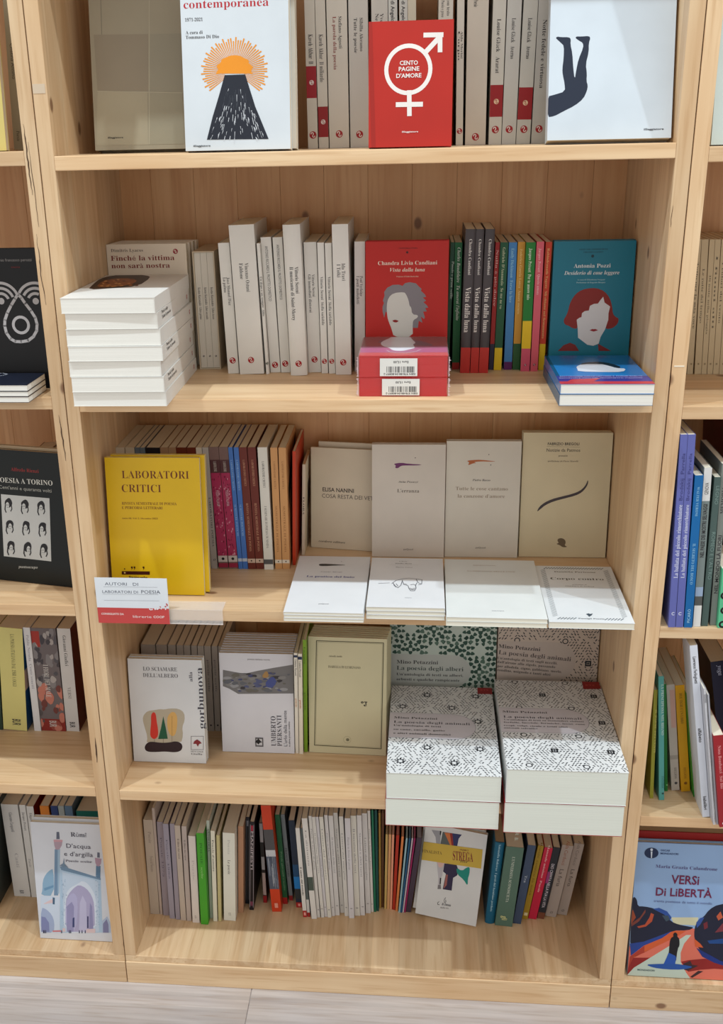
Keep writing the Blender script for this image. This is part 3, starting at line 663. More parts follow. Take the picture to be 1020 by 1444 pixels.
# two flat blue books
yf = atz(855, 572.5, ZB).y; T1 = aty(855, 556, yf).z-ZB; T2 = aty(855, 541.5, yf).z-ZB-T1
zt = ZB+T1+T2; L_ = min(.2, atz(830, 497, zt).y-atz(855, 541, zt).y)
FL(ZB, (788.3, 572.5), (921, 572.5), L_, T1, (20, 90, 130), 'lower flat book under the blue one in front of the teal cover', pages=PW, rough=.3)
b = FL(ZB+T1, (789, 572.5), (921.5, 572.5), L_, T2, (36, 120, 190), 'blue paperback lying flat on top in front of the teal cover', pages=PW, rough=.22, base=ZB)
b.rect(0, .0, 1, .085, (196, 60, 70)); b.rect(.0, .085, 1, .26, (56, 54, 140)); b.rect(0, .26, .04, 1, (20, 80, 120))
b.P(K((245, 1180), (300, 1150), (440, 1145), (520, 1140), (460, 1170), (300, 1182)), (196, 60, 70))  # red reflection on the glossy cover, painted in as a patch
for t, y in (('ANTOLOGIA DELLE LETTERE E POESIE SCELTE', 1128), ('INCONTRI E VOCI DEL NOVECENTO ITALIANO', 1142)): b.T_(t, K((210, y))[0], K((838, y))[0], 3.6, (210, 205, 230), 'sansb')
b.P(K((360, 1040), (400, 1022), (520, 1018), (600, 1030), (690, 1062), (600, 1070), (560, 1040), (420, 1038)), (22, 24, 44), sm=1)
b.P(K((335, 1055), (380, 1035), (520, 1034), (580, 1048), (640, 1066), (715, 1070), (690, 1095), (560, 1096), (350, 1092), (345, 1072)), (222, 228, 238), sm=1)
b.T_('CARO AMORE CARO', K((230, 985))[0], K((640, 985))[0], 3.0, (90, 150, 180), 'sansb')

# tall white stack at the left end, head edges to the room
ys = (990, 910, 825, 738, 655, 562, 472, 385); xl = (85, 72, 65, 60, 38, 36, 38, 22); xr = (600, 590, 578, 572, 560, 560, 550, 545)
K = cr(80, 320, 3.923)
z = ZB; pf = K((85, 990))[0]; pr = K((600, 1003))[0]; yf = atz(168, 574, ZB).y; Lk = atz(276, 521, ZB).y-yf-.009
places = ('lowest', 'second from the bottom', 'third from the bottom', 'middle', 'third from the top', 'second from the top')
for i in range(7):
    a = K((xl[i+1], ys[i]))[0]; c = K((xr[i+1], ys[i]))[0]
    yy = K((300, ys[i]+6))[0][1]; z1 = aty(160, K((0, ys[i+1]+6))[0][1], yf).z
    A = aty(a[0]+1, yy, yf); C_ = aty(c[0], yy, yf); jit = (0, .3, -.5, .4, -.2, .5, -1)[i]
    M = Matrix.Translation(Vector((0, 0, 0))); u = Matrix.Rotation(R(1.0+jit*.6), 3, 'Z') @ Vector((1, 0, 0)); bk = Vector((0, 0, 1)).cross(u); Wk = C_.x-A.x
    A.x = max(A.x, SD+.0012+Lk*max(0, u.y)); o = Vector((A.x, yf+(.003, 0, .002, -.001, .002, 0, -.002)[i], z+.0002))
    M = frameM(o+u*Wk+bk*Lk, -u, -bk, Vector((0, 0, 1)))
    lab = ('thick white paperback in the tall stack at left, '+places[i]) if i < 6 else 'top book of the tall white stack, white cover with an arched painting'
    b = Book(M, Wk, Lk, z1-z-.0004, (226, 224, 218), lab, pages=PW)
    b.yb, b.yt = 100, 0
    if i in (1, 3, 5): b.logo(92, r=4.0); b.st('Poesie scelte', 30, 12, hf=.22, fa=.62, up=True); b.st('Tutte le poesie', 38, 12, hf=.22, fa=.3, up=True)
    if i in (0, 2, 4): b.logo(90, r=4.0)
    if i == 6:
        b.P(K((172, 347), (200, 318), (240, 285), (300, 270), (400, 262), (500, 268), (522, 280), (450, 328), (300, 340)), (52, 34, 30), sm=1)
        b.P(K((215, 335), (250, 300), (320, 285), (420, 285), (450, 300), (400, 322), (300, 332)), (150, 84, 40), sm=1)
        rr = random.Random(4)
        for k in range(26): x, y = rr.uniform(225, 440), rr.uniform(288, 330); b.P(K((x, y), (x+14, y-3), (x+22, y+3), (x+6, y+5)), rr.choice(((196, 126, 60), (110, 60, 34), (214, 160, 96))))
    z = z1
ordn = ('first', 'second', 'third', 'fourth', 'fifth', 'sixth', 'seventh', 'eighth', 'ninth', 'tenth', 'eleventh', 'twelfth', 'thirteenth')
# ================================================================== middle bookcase, third shelf
def spc(*a, **k): k.setdefault('W', .15); return SP(ZC, *a, **k)
row = [(162.7, 174.7, 177, (216, 206, 186), 'cream book top, first behind the yellow cover'), (176.5, 189, 190.5, (214, 204, 182), 'cream book top, second behind the yellow cover'),
       (189.7, 196.5, 203, (108, 124, 138), 'thin blue-grey book behind the yellow cover, left of its twin'), (196.7, 203.8, 210.5, (108, 124, 138), 'thin blue-grey book behind the yellow cover, touching the black one'),
       (204.7, 225, 218.5, (26, 26, 34), 'thick black book behind the yellow cover'), (225.5, 236.5, 239.5, (168, 132, 100), 'tan book next to the black one behind the yellow cover'),
       (237, 247.6, 250.5, (168, 132, 100), 'tan book touching the two dark brown ones behind the yellow cover'), (248, 262.4, 261, (104, 42, 24), 'dark brown book behind the yellow cover, left of its twin'),
       (263, 275.6, 277, (104, 42, 24), 'dark brown book behind the yellow cover, right of its twin'), (276, 284.5, 289.5, (204, 192, 172), 'pale beige book right of the dark brown pair, behind the yellow cover')]
for i, (x0, x1, _, c, lab) in enumerate(row):
    o = 15-1.0*i*.12
    b = spc(x0+o, x1+o, 801.5, x0, 631.3, c, lab)
b = spc(298.6, 308.6, 802, 285, 631, (176, 168, 160), 'grey-beige book just right of the yellow cover'); b.st('LABORATORI POESIA', 700, 770, hf=.3, c=(90, 85, 90)); b.logo(789, (60, 60, 60), 2)
for x0, x1, xt, lab in ((309, 323, 294, 'left'), (323.4, 336.2, 308.2, 'right')):
    b = spc(x0, x1, 802, xt, 630.6, (124, 98, 92), lab+' one of two spines with mottled pink panel and dark top')
    b.band(648, 666, (84, 50, 52)); b.band(666, 786, (172, 48, 88)); rr = random.Random(int(x0))
    for k in range(60):
        y = rr.uniform(668, 784); v = b.H*(802-y)/(802-631); a_ = rr.uniform(.1, .9)*b.T; b.P(smooth([(a_-.0012, v), (a_, v-rr.uniform(.001, .004)), (a_+.0014, v+.001), (a_, v+rr.uniform(.001, .003))], 1), rr.choice(((206, 110, 140), (140, 26, 66), (214, 150, 168), (110, 20, 50))), 'spine', px=False)
    b.band(783, 792, (206, 196, 190)); b.disc(b.T/2, b.H*(802-787.5)/171, 2.6, (20, 20, 22), 'spine', False); b.st('LABORATORI', 650, 664, (200, 190, 180), hf=.3); b.st('POESIA ITALIANA', 690, 712, (225, 190, 200), hf=.3, style='sans'); b.band(794, 800, (160, 40, 70))
for x0, x1, xt, lab in ((336.7, 342.7, 321.6, 'left'), (343, 350, 329.2, 'right')):
    b = spc(x0, x1, 802.5, xt, 631, (70, 116, 190), lab+' one of two thin blue spines'); b.st('LABORATORI CRITICI', 648, 690, (150, 190, 230), hf=.4); b.st('SCRITTURE POETICHE', 710, 755, (150, 190, 230), hf=.4); b.band(787, 791.5, (190, 200, 215))
for x0, x1, xt, lab in ((350.3, 361.2, 336.6, 'left'), (361.6, 372.8, 348.8, 'right')):
    b = spc(x0, x1, 802.7, xt, 631, (108, 44, 34), lab+' one of two dark brown spines with beige lettering'); b.st('LABORATORI CRITICI', 648, 684, (190, 140, 110), hf=.28); b.st('RIVISTA SEMESTRALE DI POESIA', 708, 777, (190, 140, 110), hf=.28); b.band(787.5, 793.5, (206, 180, 160)); b.disc(b.T/2, b.H*(802.7-790.5)/171.7, 1.4, (40, 20, 20), 'spine', False)
b = spc(373, 386, 803.5, 363, 631, (224, 220, 210), 'white spine between the dark brown pair and the tan pair'); b.st('LABORATORI CRITICI', 650, 686, (90, 86, 86), hf=.26); b.st('I SEMINARI DI POESIA DI NISIDA', 712, 772, (120, 116, 112), hf=.26); b.band(788.5, 795.5, (90, 90, 90))
for x0, x1, xt, lab in ((388.5, 398.2, 381, 'left'), (398.6, 409, 393, 'right')):
    b = spc(x0, x1, 802.5, xt, 631.5, (206, 152, 98), lab+' one of two tan spines near the orange-red booklet'); b.st('LABORATORI CRITICI', 650, 688, (150, 100, 60), hf=.28); b.st('SEMESTRALE DI POESIA', 712, 778, (150, 100, 60), hf=.28); b.band(789, 794, (226, 214, 196)); b.disc(b.T/2, b.H*(802.5-791.5)/171, 1.2, (40, 20, 20), 'spine', False)
    if lab == 'right': b.P([(b.W*.1, b.H*.48), (b.W*.25, b.H*.6), (b.W*.55, b.H*.72), (b.W*.95, b.H*.86), (b.W*.97, b.H*.95), (b.W*.5, b.H*.82), (b.W*.1, b.H*.66)], (34, 22, 22), px=False)
b = spc(412.6, 417, 797, 412.4, 636.5, (198, 62, 30), 'thin orange-red booklet seen from its cover side', W=.17)
b = spc(425.6, 430, 783, 426.5, 655, (220, 208, 184), 'thin cream booklet with a grey picture, beside the orange-red one', W=.15, pages=(214, 190, 150))
b.rect(.45, .42, .98, .72, (104, 98, 92)); b.rect(.6, .46, .8, .66, (66, 62, 60)); b.st('FLORA', 700, 725, hf=.5)

K = cr(150, 580, 5.667)
b = FR(ZC, (159.5, 837), (288.6, 839.4), (158, 645), 0.010, (222, 182, 26), 'bright yellow journal cover at the left end of the third shelf', lean=6, rough=.3, pages=(216, 206, 180))
c = (110, 52, 14)
b.T_('LABORATORI', K((125, 538))[0], K((662, 536))[0], 10.6, c, 'thin').T_('CRITICI', K((125, 646))[0], K((440, 646))[0], 10.6, c, 'thin')
b.T_('RIVISTA SEMESTRALE DI POESIA', K((125, 748))[0], K((562, 748))[0], 3.8, c, 'thin').T_('E PERCORSI LETTERARI', K((125, 782))[0], K((450, 782))[0], 3.8, c, 'thin').T_('Anno III, Vol. 2, Dicembre 2023', K((125, 862))[0], K((412, 862))[0], 2.2, c, 'serif')
b.P(K((124, 1277), (348, 1279), (348, 1306), (124, 1304)), (66, 20, 12)); b.disc(*K((148, 1290))[0], 1.4, (230, 200, 120)); b.disc(*K((147, 1259))[0], 1.2, (66, 20, 12)); b.T_('Samuele', K((180, 1336))[0], K((330, 1336))[0], 3.4, (66, 20, 12), 'sansb')
for x in (205, 226, 298): b.P(K((x-7, 1240), (x+7, 1240), (x+6, 1255), (x-4, 1268), (x, 1254), (x-7, 1252)), (66, 20, 12))
behind(b, 1, 'second yellow-edged copy pressed behind the yellow journal', dx=.007, dz=.0015)

# handwritten label card and its clear holder
pA, pB = aty(133.4, 814.3, -.006), aty(232.9, 816, -.006); zb = aty(139.5, 878, -.006).z; xb = aty(139.5, 878, -.006).x
cw = aty(240, 879, -.006).x-xb; ch = pA.z-zb
Mc = frameM(Vector((xb, -.0052, zb)), Vector((1, 0, 0)), Vector((0, 0, 1)), Vector((0, -1, 0)))
cb = Book(Mc, cw, ch, .0012, (222, 228, 234), 'white and red card with handwriting, clipped to the shelf edge below the yellow journal', cat='sign', name='shelf_label', rough=.3)
K = cr(100, 780, 7.286)
cb.rect(0, 0, 1, .345, (196, 72, 70))
cb.T_('AUTORI   DI', K((350, 330))[0], K((692, 335))[0], 5.2, (90, 96, 112), 'sans').T_('LABORATORI DI', K((325, 408))[0], K((690, 415))[0], 4.8, (90, 96, 112), 'sans').T_('POESIA', K((725, 415))[0], K((920, 418))[0], 6, (80, 86, 102), 'sans')
for y, x0, x1 in ((345, 335, 890), (420, 325, 900), (484, 340, 910)): cb.line(K((x0, y), (x1, y+6)), .35, (130, 134, 142))
cb.T_('CONSIGLIATO DA', K((315, 632))[0], K((545, 634))[0], 3.4, (240, 225, 222), 'sansb').T_('librerie', K((640, 664))[0], K((830, 664))[0], 4.2, (240, 225, 222), 'sans').T_('COOP', K((850, 666))[0], K((962, 666))[0], 3.8, (240, 225, 222), 'sansb')
rr = random.Random(2)
for i in range(26):
    x = rr.uniform(800, 985); y = 570-(x-800)*.28*rr.random()+rr.uniform(-8, 14); cb.P(K((x, y), (x+12, y), (x+12, y+12), (x, y+12)), (236, 232, 236) if y > 548 else (196, 72, 70))
holder = bpy.data.materials.new('clear_plastic'); holder.use_nodes = True; nt = holder.node_tree
pb = nt.nodes['Principled BSDF']; pb.inputs['Base Color'].default_value = (.92, .9, .88, 1); pb.inputs['Roughness'].default_value = .15
tr = nt.nodes.new('ShaderNodeBsdfTransparent'); mx = nt.nodes.new('ShaderNodeMixShader'); mx.inputs[0].default_value = .24
nt.links.new(tr.outputs[0], mx.inputs[1]); nt.links.new(pb.outputs[0], mx.inputs[2]); nt.links.new(mx.outputs[0], nt.nodes['Material Output'].inputs[0])
xr_ = aty(315, 880, -.003).x; zh = aty(300, 880, -.003).z
hr = empty('label_holder', Matrix.Translation((xb, 0, zh)), 'clear plastic strip hooked on the shelf edge behind the handwritten card', 'label holder')
L_ = xr_-xb
mesh_obj('front_strip', *box_data((0, -.0034, .0005), (L_, -.0026, ZC-zh+.0014)), [holder], hr)
mesh_obj('top_flap', *box_data((max(0, SD+.001-xb), -.0026, ZC-zh+.0006), (L_, .03, ZC-zh+.0014)), [holder], hr)
mesh_obj('bottom_lip', *box_data((0, -.0046, -.0006), (L_, -.0026, .0005)), [mat((206, 196, 190), .3)], hr)

K = cr(410, 600, 4.435)
CP = (214, 200, 176)
b = FR(ZC, (439, 771.5), (540, 778.5), (448, 631), 0.006, CP, 'cream booklet with bold sans title, half hidden left of the purple brush-mark cover', lean=5, yaw=True)
b.T_('ELISA NANINI', K((200, 412))[0], K((396, 420))[0], 5.4, (58, 48, 44), 'sansb').T_('COSA RESTA DEI VETRI', K((196, 448))[0], K((545, 473))[0], 5.6, (84, 74, 68), 'sans').T_('cordero editore', K((176, 728))[0], K((342, 738))[0], 3.0, (70, 58, 50), 'ital')
b2 = behind(b, 1, 'cream copy rising a little behind the bold sans titled booklet', dx=.012, dz=.008, gap=.004)
def brush(b, K, c, pts, dots):
    b.P(K(*pts), c, sm=1)
    for d in dots: b.disc(*K(d)[0], .9, (60, 50, 60))
b = FR(ZC, (524.8, 785), (626, 786), (524.5, 626.6), 0.007, (212, 202, 190), 'beige cover with a purple brush mark', lean=4)
brush(b, K, (110, 50, 100), ((642, 240), (690, 232), (740, 240), (830, 244), (790, 250), (720, 250), (690, 252), (672, 268), (652, 265), (660, 250)), ((780, 202),))
b.T_('Anita Piscazzi', K((672, 358))[0], K((797, 358))[0], 2.8, (70, 60, 56), 'ital').T_("L'erranza", K((667, 419))[0], K((804, 419))[0], 5.0, (90, 76, 68), 'thin').T_('peQuod', K((707, 779))[0], K((765, 779))[0], 2.4, (80, 70, 64), 'sans')
behind(b, 1, 'second copy behind the purple brush-mark cover')
K = cr(625, 625, 9.273)
b = FR(ZC, (627, 785.5), (729.4, 786), (627.6, 622), 0.007, (212, 204, 190), 'beige cover with an orange brush mark', lean=4)
brush(b, K, (176, 96, 50), ((305, 228), (440, 215), (560, 222), (710, 240), (600, 240), (500, 238), (400, 245), (440, 262), (395, 262), (335, 288), (330, 275), (345, 250)), ((600, 148), (625, 284)))
b.T_('Pietro Russo', K((385, 495))[0], K((620, 494))[0], 2.9, (50, 46, 46), 'ital').T_('Tutte le cose cantano', K((165, 620))[0], K((848, 612))[0], 5.0, (150, 132, 112), 'thin').T_("la canzone d'amore", K((190, 714))[0], K((808, 712))[0], 5.0, (150, 132, 112), 'thin')
K = cr(400, 570, 1.889); b.T_('peQuod', K((512, 384))[0], K((538, 384))[0], 2.4, (80, 70, 64), 'sans')
behind(b, 1, 'second copy behind the orange brush-mark cover')
K = cr(730, 605, 7.846)
b = FR(ZC, (731.5, 785), (853.6, 786.3), (731.3, 610), 0.009, (210, 196, 162), 'cream cover with one long thin dark swoosh', lean=4)
b.T_('FABRIZIO BREGOLI', K((335, 176))[0], K((684, 180))[0], 3.6, (44, 38, 36), 'sansb').line(K((325, 192), (692, 200)), .3, (80, 70, 60)).T_('Notizie da Patmos', K((322, 252))[0], K((694, 250))[0], 4.6, (56, 50, 46), 'sans').T_('poesie', K((456, 304))[0], K((555, 304))[0], 2.6, (70, 60, 54), 'sans').T_('prefazione di Piero Marelli', K((336, 366))[0], K((672, 362))[0], 2.2, (110, 96, 84))
b.P(K((212, 920), (240, 860), (300, 812), (380, 775), (480, 748), (600, 720), (690, 685), (740, 640), (765, 600), (778, 560), (785, 590), (765, 640), (715, 700), (640, 738), (520, 768), (400, 800), (310, 840), (255, 885)), (66, 56, 60), sm=1)
b.P(K((425, 1270), (460, 1260), (440, 1235), (450, 1212), (490, 1205), (528, 1225), (535, 1260), (520, 1285), (555, 1305), (500, 1308), (470, 1285)), (110, 94, 72), sm=1)
behind(b, 1, 'second copy behind the cover with the long swoosh', dx=-.001)

def flats(fl, fr, back, ys_top, Ts, labs, cs, kws, z=ZC):
    zz = z; out = []; yf = atz((fl[0]+fr[0])/2, (fl[1]+fr[1])/2, z).y; zt = z+sum(Ts); L_ = atz(*back, zt).y-yf
    for i, (T, lab, c) in enumerate(zip(Ts, labs, cs)):
        dx, rot = kws[i] if kws else (0, 0)
        out.append(FL(zz, fl, fr, L_, T, c, lab, pages=(226, 222, 206), rot=rot, dx=dx, rough=.35, base=z)); zz += T
    return out
K = cr(410, 600, 4.435)
BW = (226, 228, 230)
o = flats((400.5, 875.5), (513, 878), (470, 784.5), 0, (.0055, .0055, .005), ('lowest flat booklet under the white one with blue title', 'middle flat booklet under the white one with blue title', 'white booklet lying flat, small dark brush mark and blue title'), (BW,)*3, ((0, 0), (.0004, .1), (-.0004, -.1)))
b = o[-1]; brush(b, K, (46, 42, 46), ((175, 868), (200, 864), (280, 868), (360, 874), (280, 876), (210, 880), (180, 878)), ((318, 851),))
b.T_('Guido Monti', K((188, 920))[0], K((322, 918))[0], 3.2, (110, 110, 130), 'ital').T_('La pratica del buio', K((98, 950))[0], K((398, 952))[0], 6.2, (44, 50, 140), 'serifb').T_('peQuod', K((175, 1120))[0], K((236, 1118))[0], 3.0, INK, 'sans')
o = flats((516.8, 872.5), (627.5, 875), (567, 787), 0, (.0075, .0068, .0068), ('lowest booklet under the one with a drawn dog', 'middle booklet under the one with a drawn dog', 'white booklet with a line drawing of a dog head'), (BW,)*3, ((0, 0), (.0005, .2), (-.0003, .1)))
b = o[-1]
b.T_('Clery', K((680, 852))[0], K((730, 852))[0], 2.6, INK).T_('Stella fissa', K((655, 866))[0], K((758, 866))[0], 3.4, INK, 'serifb').line(K((620, 873), (800, 873)), .3, (130, 120, 116)).T_('Marco Corsi', K((655, 890))[0], K((762, 889))[0], 3.0, (90, 84, 84), 'ital').T_('interno', K((715, 1080))[0], K((757, 1080))[0], 2.4, (110, 110, 120))
for pts in (((550, 988), (620, 985)), ((632, 990), (660, 970), (700, 960), (740, 955), (790, 960), (822, 965), (820, 992), (800, 998)), ((640, 985), (655, 1005), (672, 1016), (690, 1000), (700, 968)), ((660, 990), (672, 1006)), ((700, 975), (708, 995), (735, 1003), (740, 1020), (752, 1035), (775, 1035), (785, 1018), (782, 1000), (790, 985)), ((712, 990), (728, 996)), ((750, 998), (768, 994), (784, 1002)), ((745, 1018), (760, 1024), (778, 1018)), ((752, 1027), (765, 1030), (776, 1026)), ((785, 962), (798, 985), (815, 992)), ((645, 998), (660, 1012))):
    b.line(K(*pts), .9, (44, 48, 66))
K = cr(400, 570, 1.889)
o = flats((629.2, 882.5), (771.8, 886), (690, 789.5), 0, (.008, .0075), ('lower of two flat booklets left of the one with a striped border', 'blank-looking cream booklet lying flat, upper of two'), ((224, 226, 216), (226, 230, 228)), ((0, 0), (.0004, 0)))
b = o[-1]; b.T_('ROBERTO CESCON', K((505, 430))[0], K((565, 431))[0], 3.0, (176, 160, 140)).T_('LA DIREZIONE DELLE COSE', K((490, 446))[0], K((618, 448))[0], 4.4, (176, 160, 140)).T_('stampa', K((555, 551))[0], K((588, 552))[0], 2.6, (130, 130, 140), 'sans')
K = cr(755, 790, 7.034)
o = flats((774.2, 885.8), (895, 888.4), (812, 798.5), 0, (.011,), ('white booklet lying flat with a border of slanted dashes',), ((226, 230, 232),), None)
b = o[-1]; W, H = b.W, b.H; dk = (92, 104, 112)
def dash(x, y, a, l=.0055, w=.0011): dx, dy = math.cos(a)*l/2, math.sin(a)*l/2; nx, ny = -math.sin(a)*w/2, math.cos(a)*w/2; return [(x-dx-nx, y-dy-ny), (x+dx-nx, y+dy-ny), (x+dx+nx, y+dy+ny), (x-dx+nx, y-dy+ny)]
q = []
for i in range(22): q.append(dash(W*(.13+.74*i/21), H*.955, R(50), .009, .0016))
for i in list(range(6))+list(range(15, 21)): q.append(dash(W*(.13+.74*i/20), H*.06, R(50), .009, .0016))
for i in range(44): q.append(dash(W*.09, H*(.1+.82*i/43), R(35), .010, .0009)); q.append(dash(W*.91, H*(.1+.82*i/43), R(35), .010, .0009))
b.PP(q, dk)
b.T_('Daniela Pericone', K((190, 122))[0], K((600, 124))[0], 4.4, (96, 86, 70), 'serifb').T_('Corpo contro', K((155, 196))[0], K((680, 196))[0], 8.6, (84, 84, 74), 'serif').T_('prefazione di', K((370, 246))[0], K((510, 246))[0], 2.6, (110, 112, 112)).T_('Gianluca D\'Andrea', K((302, 263))[0], K((585, 263))[0], 2.8, (110, 112, 112)).T_('Passigli Poesia', K((430, 584))[0], K((690, 588))[0], 3.4, (76, 86, 96), 'serifb')
b.P(K((505, 535), (530, 528), (545, 535), (572, 530), (560, 548), (535, 562), (525, 550)), (70, 84, 96))

# ================================================================== middle bookcase, fourth shelf
def spd(*a, **k): k.setdefault('W', .14); return SP(ZD, *a, **k)
tops = ((198.5, 218.6), (220, 235.4), (236.5, 247.8), (248.7, 258.6), (259, 268.4), (269.4, 278), (278.5, 287.6), (288, 297.5), (298.4, 307), (307.4, 316))
orn = ('widest grey-beige spine top, first at left behind the white cover with three trees', 'second wide grey-beige spine top behind the white cover with three trees', 'third grey-beige spine top from the left end of the fourth shelf', 'fourth grey-beige spine top from the left end of the fourth shelf', 'fifth grey-beige spine top from the left end of the fourth shelf', 'sixth grey-beige spine top from the left end of the fourth shelf', 'seventh grey-beige spine top, just above the corner of the three-trees cover', 'grey-beige spine just right of the three-trees cover', 'grey-beige spine with a small dark mark in the gap beside the three-trees cover', 'grey-beige spine half hidden by the cover with a landscape strip')
for i, (x0, x1) in enumerate(tops):
    o = 8-.35*i
    b = spd(x0+o, x1+o-.6, 1031, x0, 909+ (.3*i), (180, 170, 160), orn[i])
    if i > 6: b.st('poesie scelte', 930, 975, (110, 104, 108), hf=.3); b.disc(b.T/2, b.H*.07, 1.8, (50, 50, 60), 'spine', False)
K = cr(180, 870, 6.375)
b = FR(ZD, (188.8, 1074.3), (291.4, 1075.6), (190.7, 928.8), 0.009, (216, 218, 220), 'white cover with a red, a green and a yellow stylised tree', lean=5)
b.P(K((145, 880), (180, 845), (240, 838), (290, 828), (330, 832), (380, 822), (460, 824), (510, 860), (515, 930), (490, 990), (500, 1060), (480, 1140), (170, 1140), (180, 1080), (150, 980), (135, 920)), (182, 172, 152), sm=1)
b.P(K((210, 900), (215, 870), (235, 852), (255, 870), (262, 940), (275, 1010), (275, 1070), (250, 1098), (225, 1095), (203, 1070), (205, 1010), (212, 950)), (206, 54, 40), sm=1)
b.P(K((321, 892), (345, 1000), (362, 1095), (275, 1097), (300, 1000)), (28, 86, 60))
b.P(K((368, 880), (400, 850), (430, 860), (448, 900), (445, 1000), (425, 1070), (385, 1070), (358, 1000), (355, 920)), (214, 170, 100), sm=1)
b.line(K((400, 890), (400, 1125)), .5, (110, 80, 40)).line(K((242, 1098), (242, 1130)), .5, (60, 40, 40)).line(K((321, 1095), (321, 1130)), .5, (60, 40, 40))
b.P(K((170, 1135), (210, 1118), (300, 1132), (380, 1128), (430, 1115), (480, 1130), (497, 1165), (480, 1205), (420, 1218), (340, 1208), (240, 1215), (170, 1210), (150, 1175)), (44, 26, 34), sm=2)
b.T_('LO SCIAMARE', K((140, 485))[0], K((446, 485))[0], 5.8, (100, 96, 100), 'thin').T_("DELL'ALBERO", K((140, 543))[0], K((453, 543))[0], 5.8, (100, 96, 100), 'thin')
b.T_('alla', K((583, 580))[0], K((583, 495))[0], 4.8, (70, 68, 78), 'serif').T_('gorbunova', K((684, 1005))[0], K((684, 455))[0], 9.0, (70, 68, 78), 'serif')
for d in (((570, 1072), (684, 1072)), ((570, 1192), (684, 1192)), ((572, 1072), (572, 1192)), ((682, 1072), (682, 1192))): b.line(K(*d), .7, (110, 100, 104))
b.P(K((625, 1100), (650, 1115), (668, 1135), (645, 1140), (632, 1165), (618, 1140), (590, 1140), (600, 1115)), (130, 40, 46)); b.T_('LIETO COLLE', K((570, 1215))[0], K((680, 1215))[0], 2.0, (90, 88, 92), 'sans').T_('Gialla', K((572, 1238))[0], K((672, 1238))[0], 2.4, (90, 88, 92), 'serif')
behind(b, 1, 'second copy behind the cover with three stylised trees', dx=.001)
K = cr(300, 870, 6.375)
b = FR(ZD, (314.2, 1059.5), (415.6, 1062.6), (314.4, 920.5), 0.0085, (214, 214, 220), 'white cover crossed by a grey and blue landscape strip', lean=6)
b.P(K((92, 475), (200, 495), (290, 510), (400, 485), (560, 455), (728, 428), (728, 688), (230, 692), (150, 645), (92, 622)), (118, 116, 116))
rr = random.Random(8)
for i in range(70):
    x, y = rr.uniform(110, 700), rr.uniform(500, 670)
    if y > 640 and x < 200: continue
    s_ = rr.uniform(12, 38); b.P(K(*[(min(726, x+s_*1.4*math.cos(t)*rr.uniform(.5, 1.1)), min(688, max(510-(x-290)*.16 if x > 290 else 505, y+s_*.6*math.sin(t)*rr.uniform(.5, 1.1)))) for t in (0, .9, 1.8, 2.7, 3.6, 4.5, 5.4)]), rr.choice(((98, 100, 106), (132, 130, 128), (70, 74, 110), (150, 150, 152), (84, 90, 124), (104, 100, 92), (60, 56, 58))), sm=1)
b.P(K((480, 480), (500, 500), (505, 540), (470, 550), (440, 535)), (166, 130, 80), sm=1).P(K((500, 560), (540, 530), (575, 570), (560, 620), (500, 640), (470, 600)), (72, 82, 140), sm=1)
b.T_('poesia italiana nuova', K((315, 388))[0], K((515, 388))[0], 2.4, (120, 116, 120), 'sans')
b.T_('UMBERTO', K((568, 1160))[0], K((568, 893))[0], 6.8, (70, 68, 76), 'thin').T_('PIERSANTI', K((620, 1160))[0], K((620, 884))[0], 6.4, (70, 68, 76), 'thin').T_("L'urlo della mente", K((668, 1162))[0], K((668, 842))[0], 4.8, (90, 88, 96), 'sans').T_('e altre poesie inedite', K((696, 1164))[0], K((696, 940))[0], 2.6, (70, 68, 76), 'sans')
b.rect(.46, .062, .57, .155, (90, 88, 92)); b.rect(.475, .075, .555, .142, (200, 200, 204)); b.P(K((412, 1090), (430, 1112), (445, 1125), (425, 1130), (412, 1145), (398, 1130), (380, 1125), (395, 1108)), (30, 30, 34))
for k in range(1, 9): behind(b, k, ordn[k-1]+' white copy, counted from the front, queued behind the landscape strip cover', dx=0, group='copies behind the landscape strip cover', gap=.0012)
b = spd(416.6, 421.6, 1062.4, 414.4, 921, (226, 220, 206), 'left one of two very thin white spines beside the landscape strip cover'); b.band(924, 927, (40, 50, 80)); b.st('Umberto Piersanti', 930, 952, hf=.5); b.st('poesie', 984, 996, (190, 120, 60), hf=.5)
b = spd(422.2, 427.8, 1063.4, 420.2, 922, (226, 218, 200), 'right one of two very thin white spines, touching the lime green one'); b.band(926, 930, (40, 50, 80)); b.st('Umberto Piersanti', 932, 954, hf=.5); b.st('poesie', 986, 998, (190, 80, 50), hf=.5)
b = spd(429, 434, 1060.5, 427, 902.5, (122, 160, 44), 'lime green spine left of the cream cover with a dark double frame'); b.st('La casa', 912, 935, (60, 90, 30), hf=.4); b.st('poesie', 975, 1000, (80, 110, 40), hf=.4)
K = cr(435, 890, 8.026)
b = FR(ZD, (436.5, 1060.5), (544.5, 1065.8), (439.4, 897.5), 0.007, (206, 198, 162), 'cream-green cover with a dark double frame and a small sign', lean=6, yaw=True)
fr_ = K((92, 108), (852, 134), (825, 1332), (70, 1290), (92, 108)); b.line(fr_, 1.5, (84, 80, 58)); b.line(K((104, 122), (840, 146), (814, 1320), (84, 1280), (104, 122)), .4, (120, 114, 84))
b.T_('Antonella Anedda', K((230, 292))[0], K((382, 294))[0], 2.6, (90, 84, 70), 'ital').T_('ISABELLA DI LUSIGNANO', K((226, 418))[0], K((590, 424))[0], 3.6, (86, 80, 64), 'thin').T_('भ', K((595, 850))[0], K((668, 855))[0], 8, (60, 54, 44), 'sansb')
b.ring(*K((440, 1228))[0], 6.6, 7.0, (150, 144, 116)); b.disc(*K((445, 1228))[0], 3.0, (120, 116, 92))
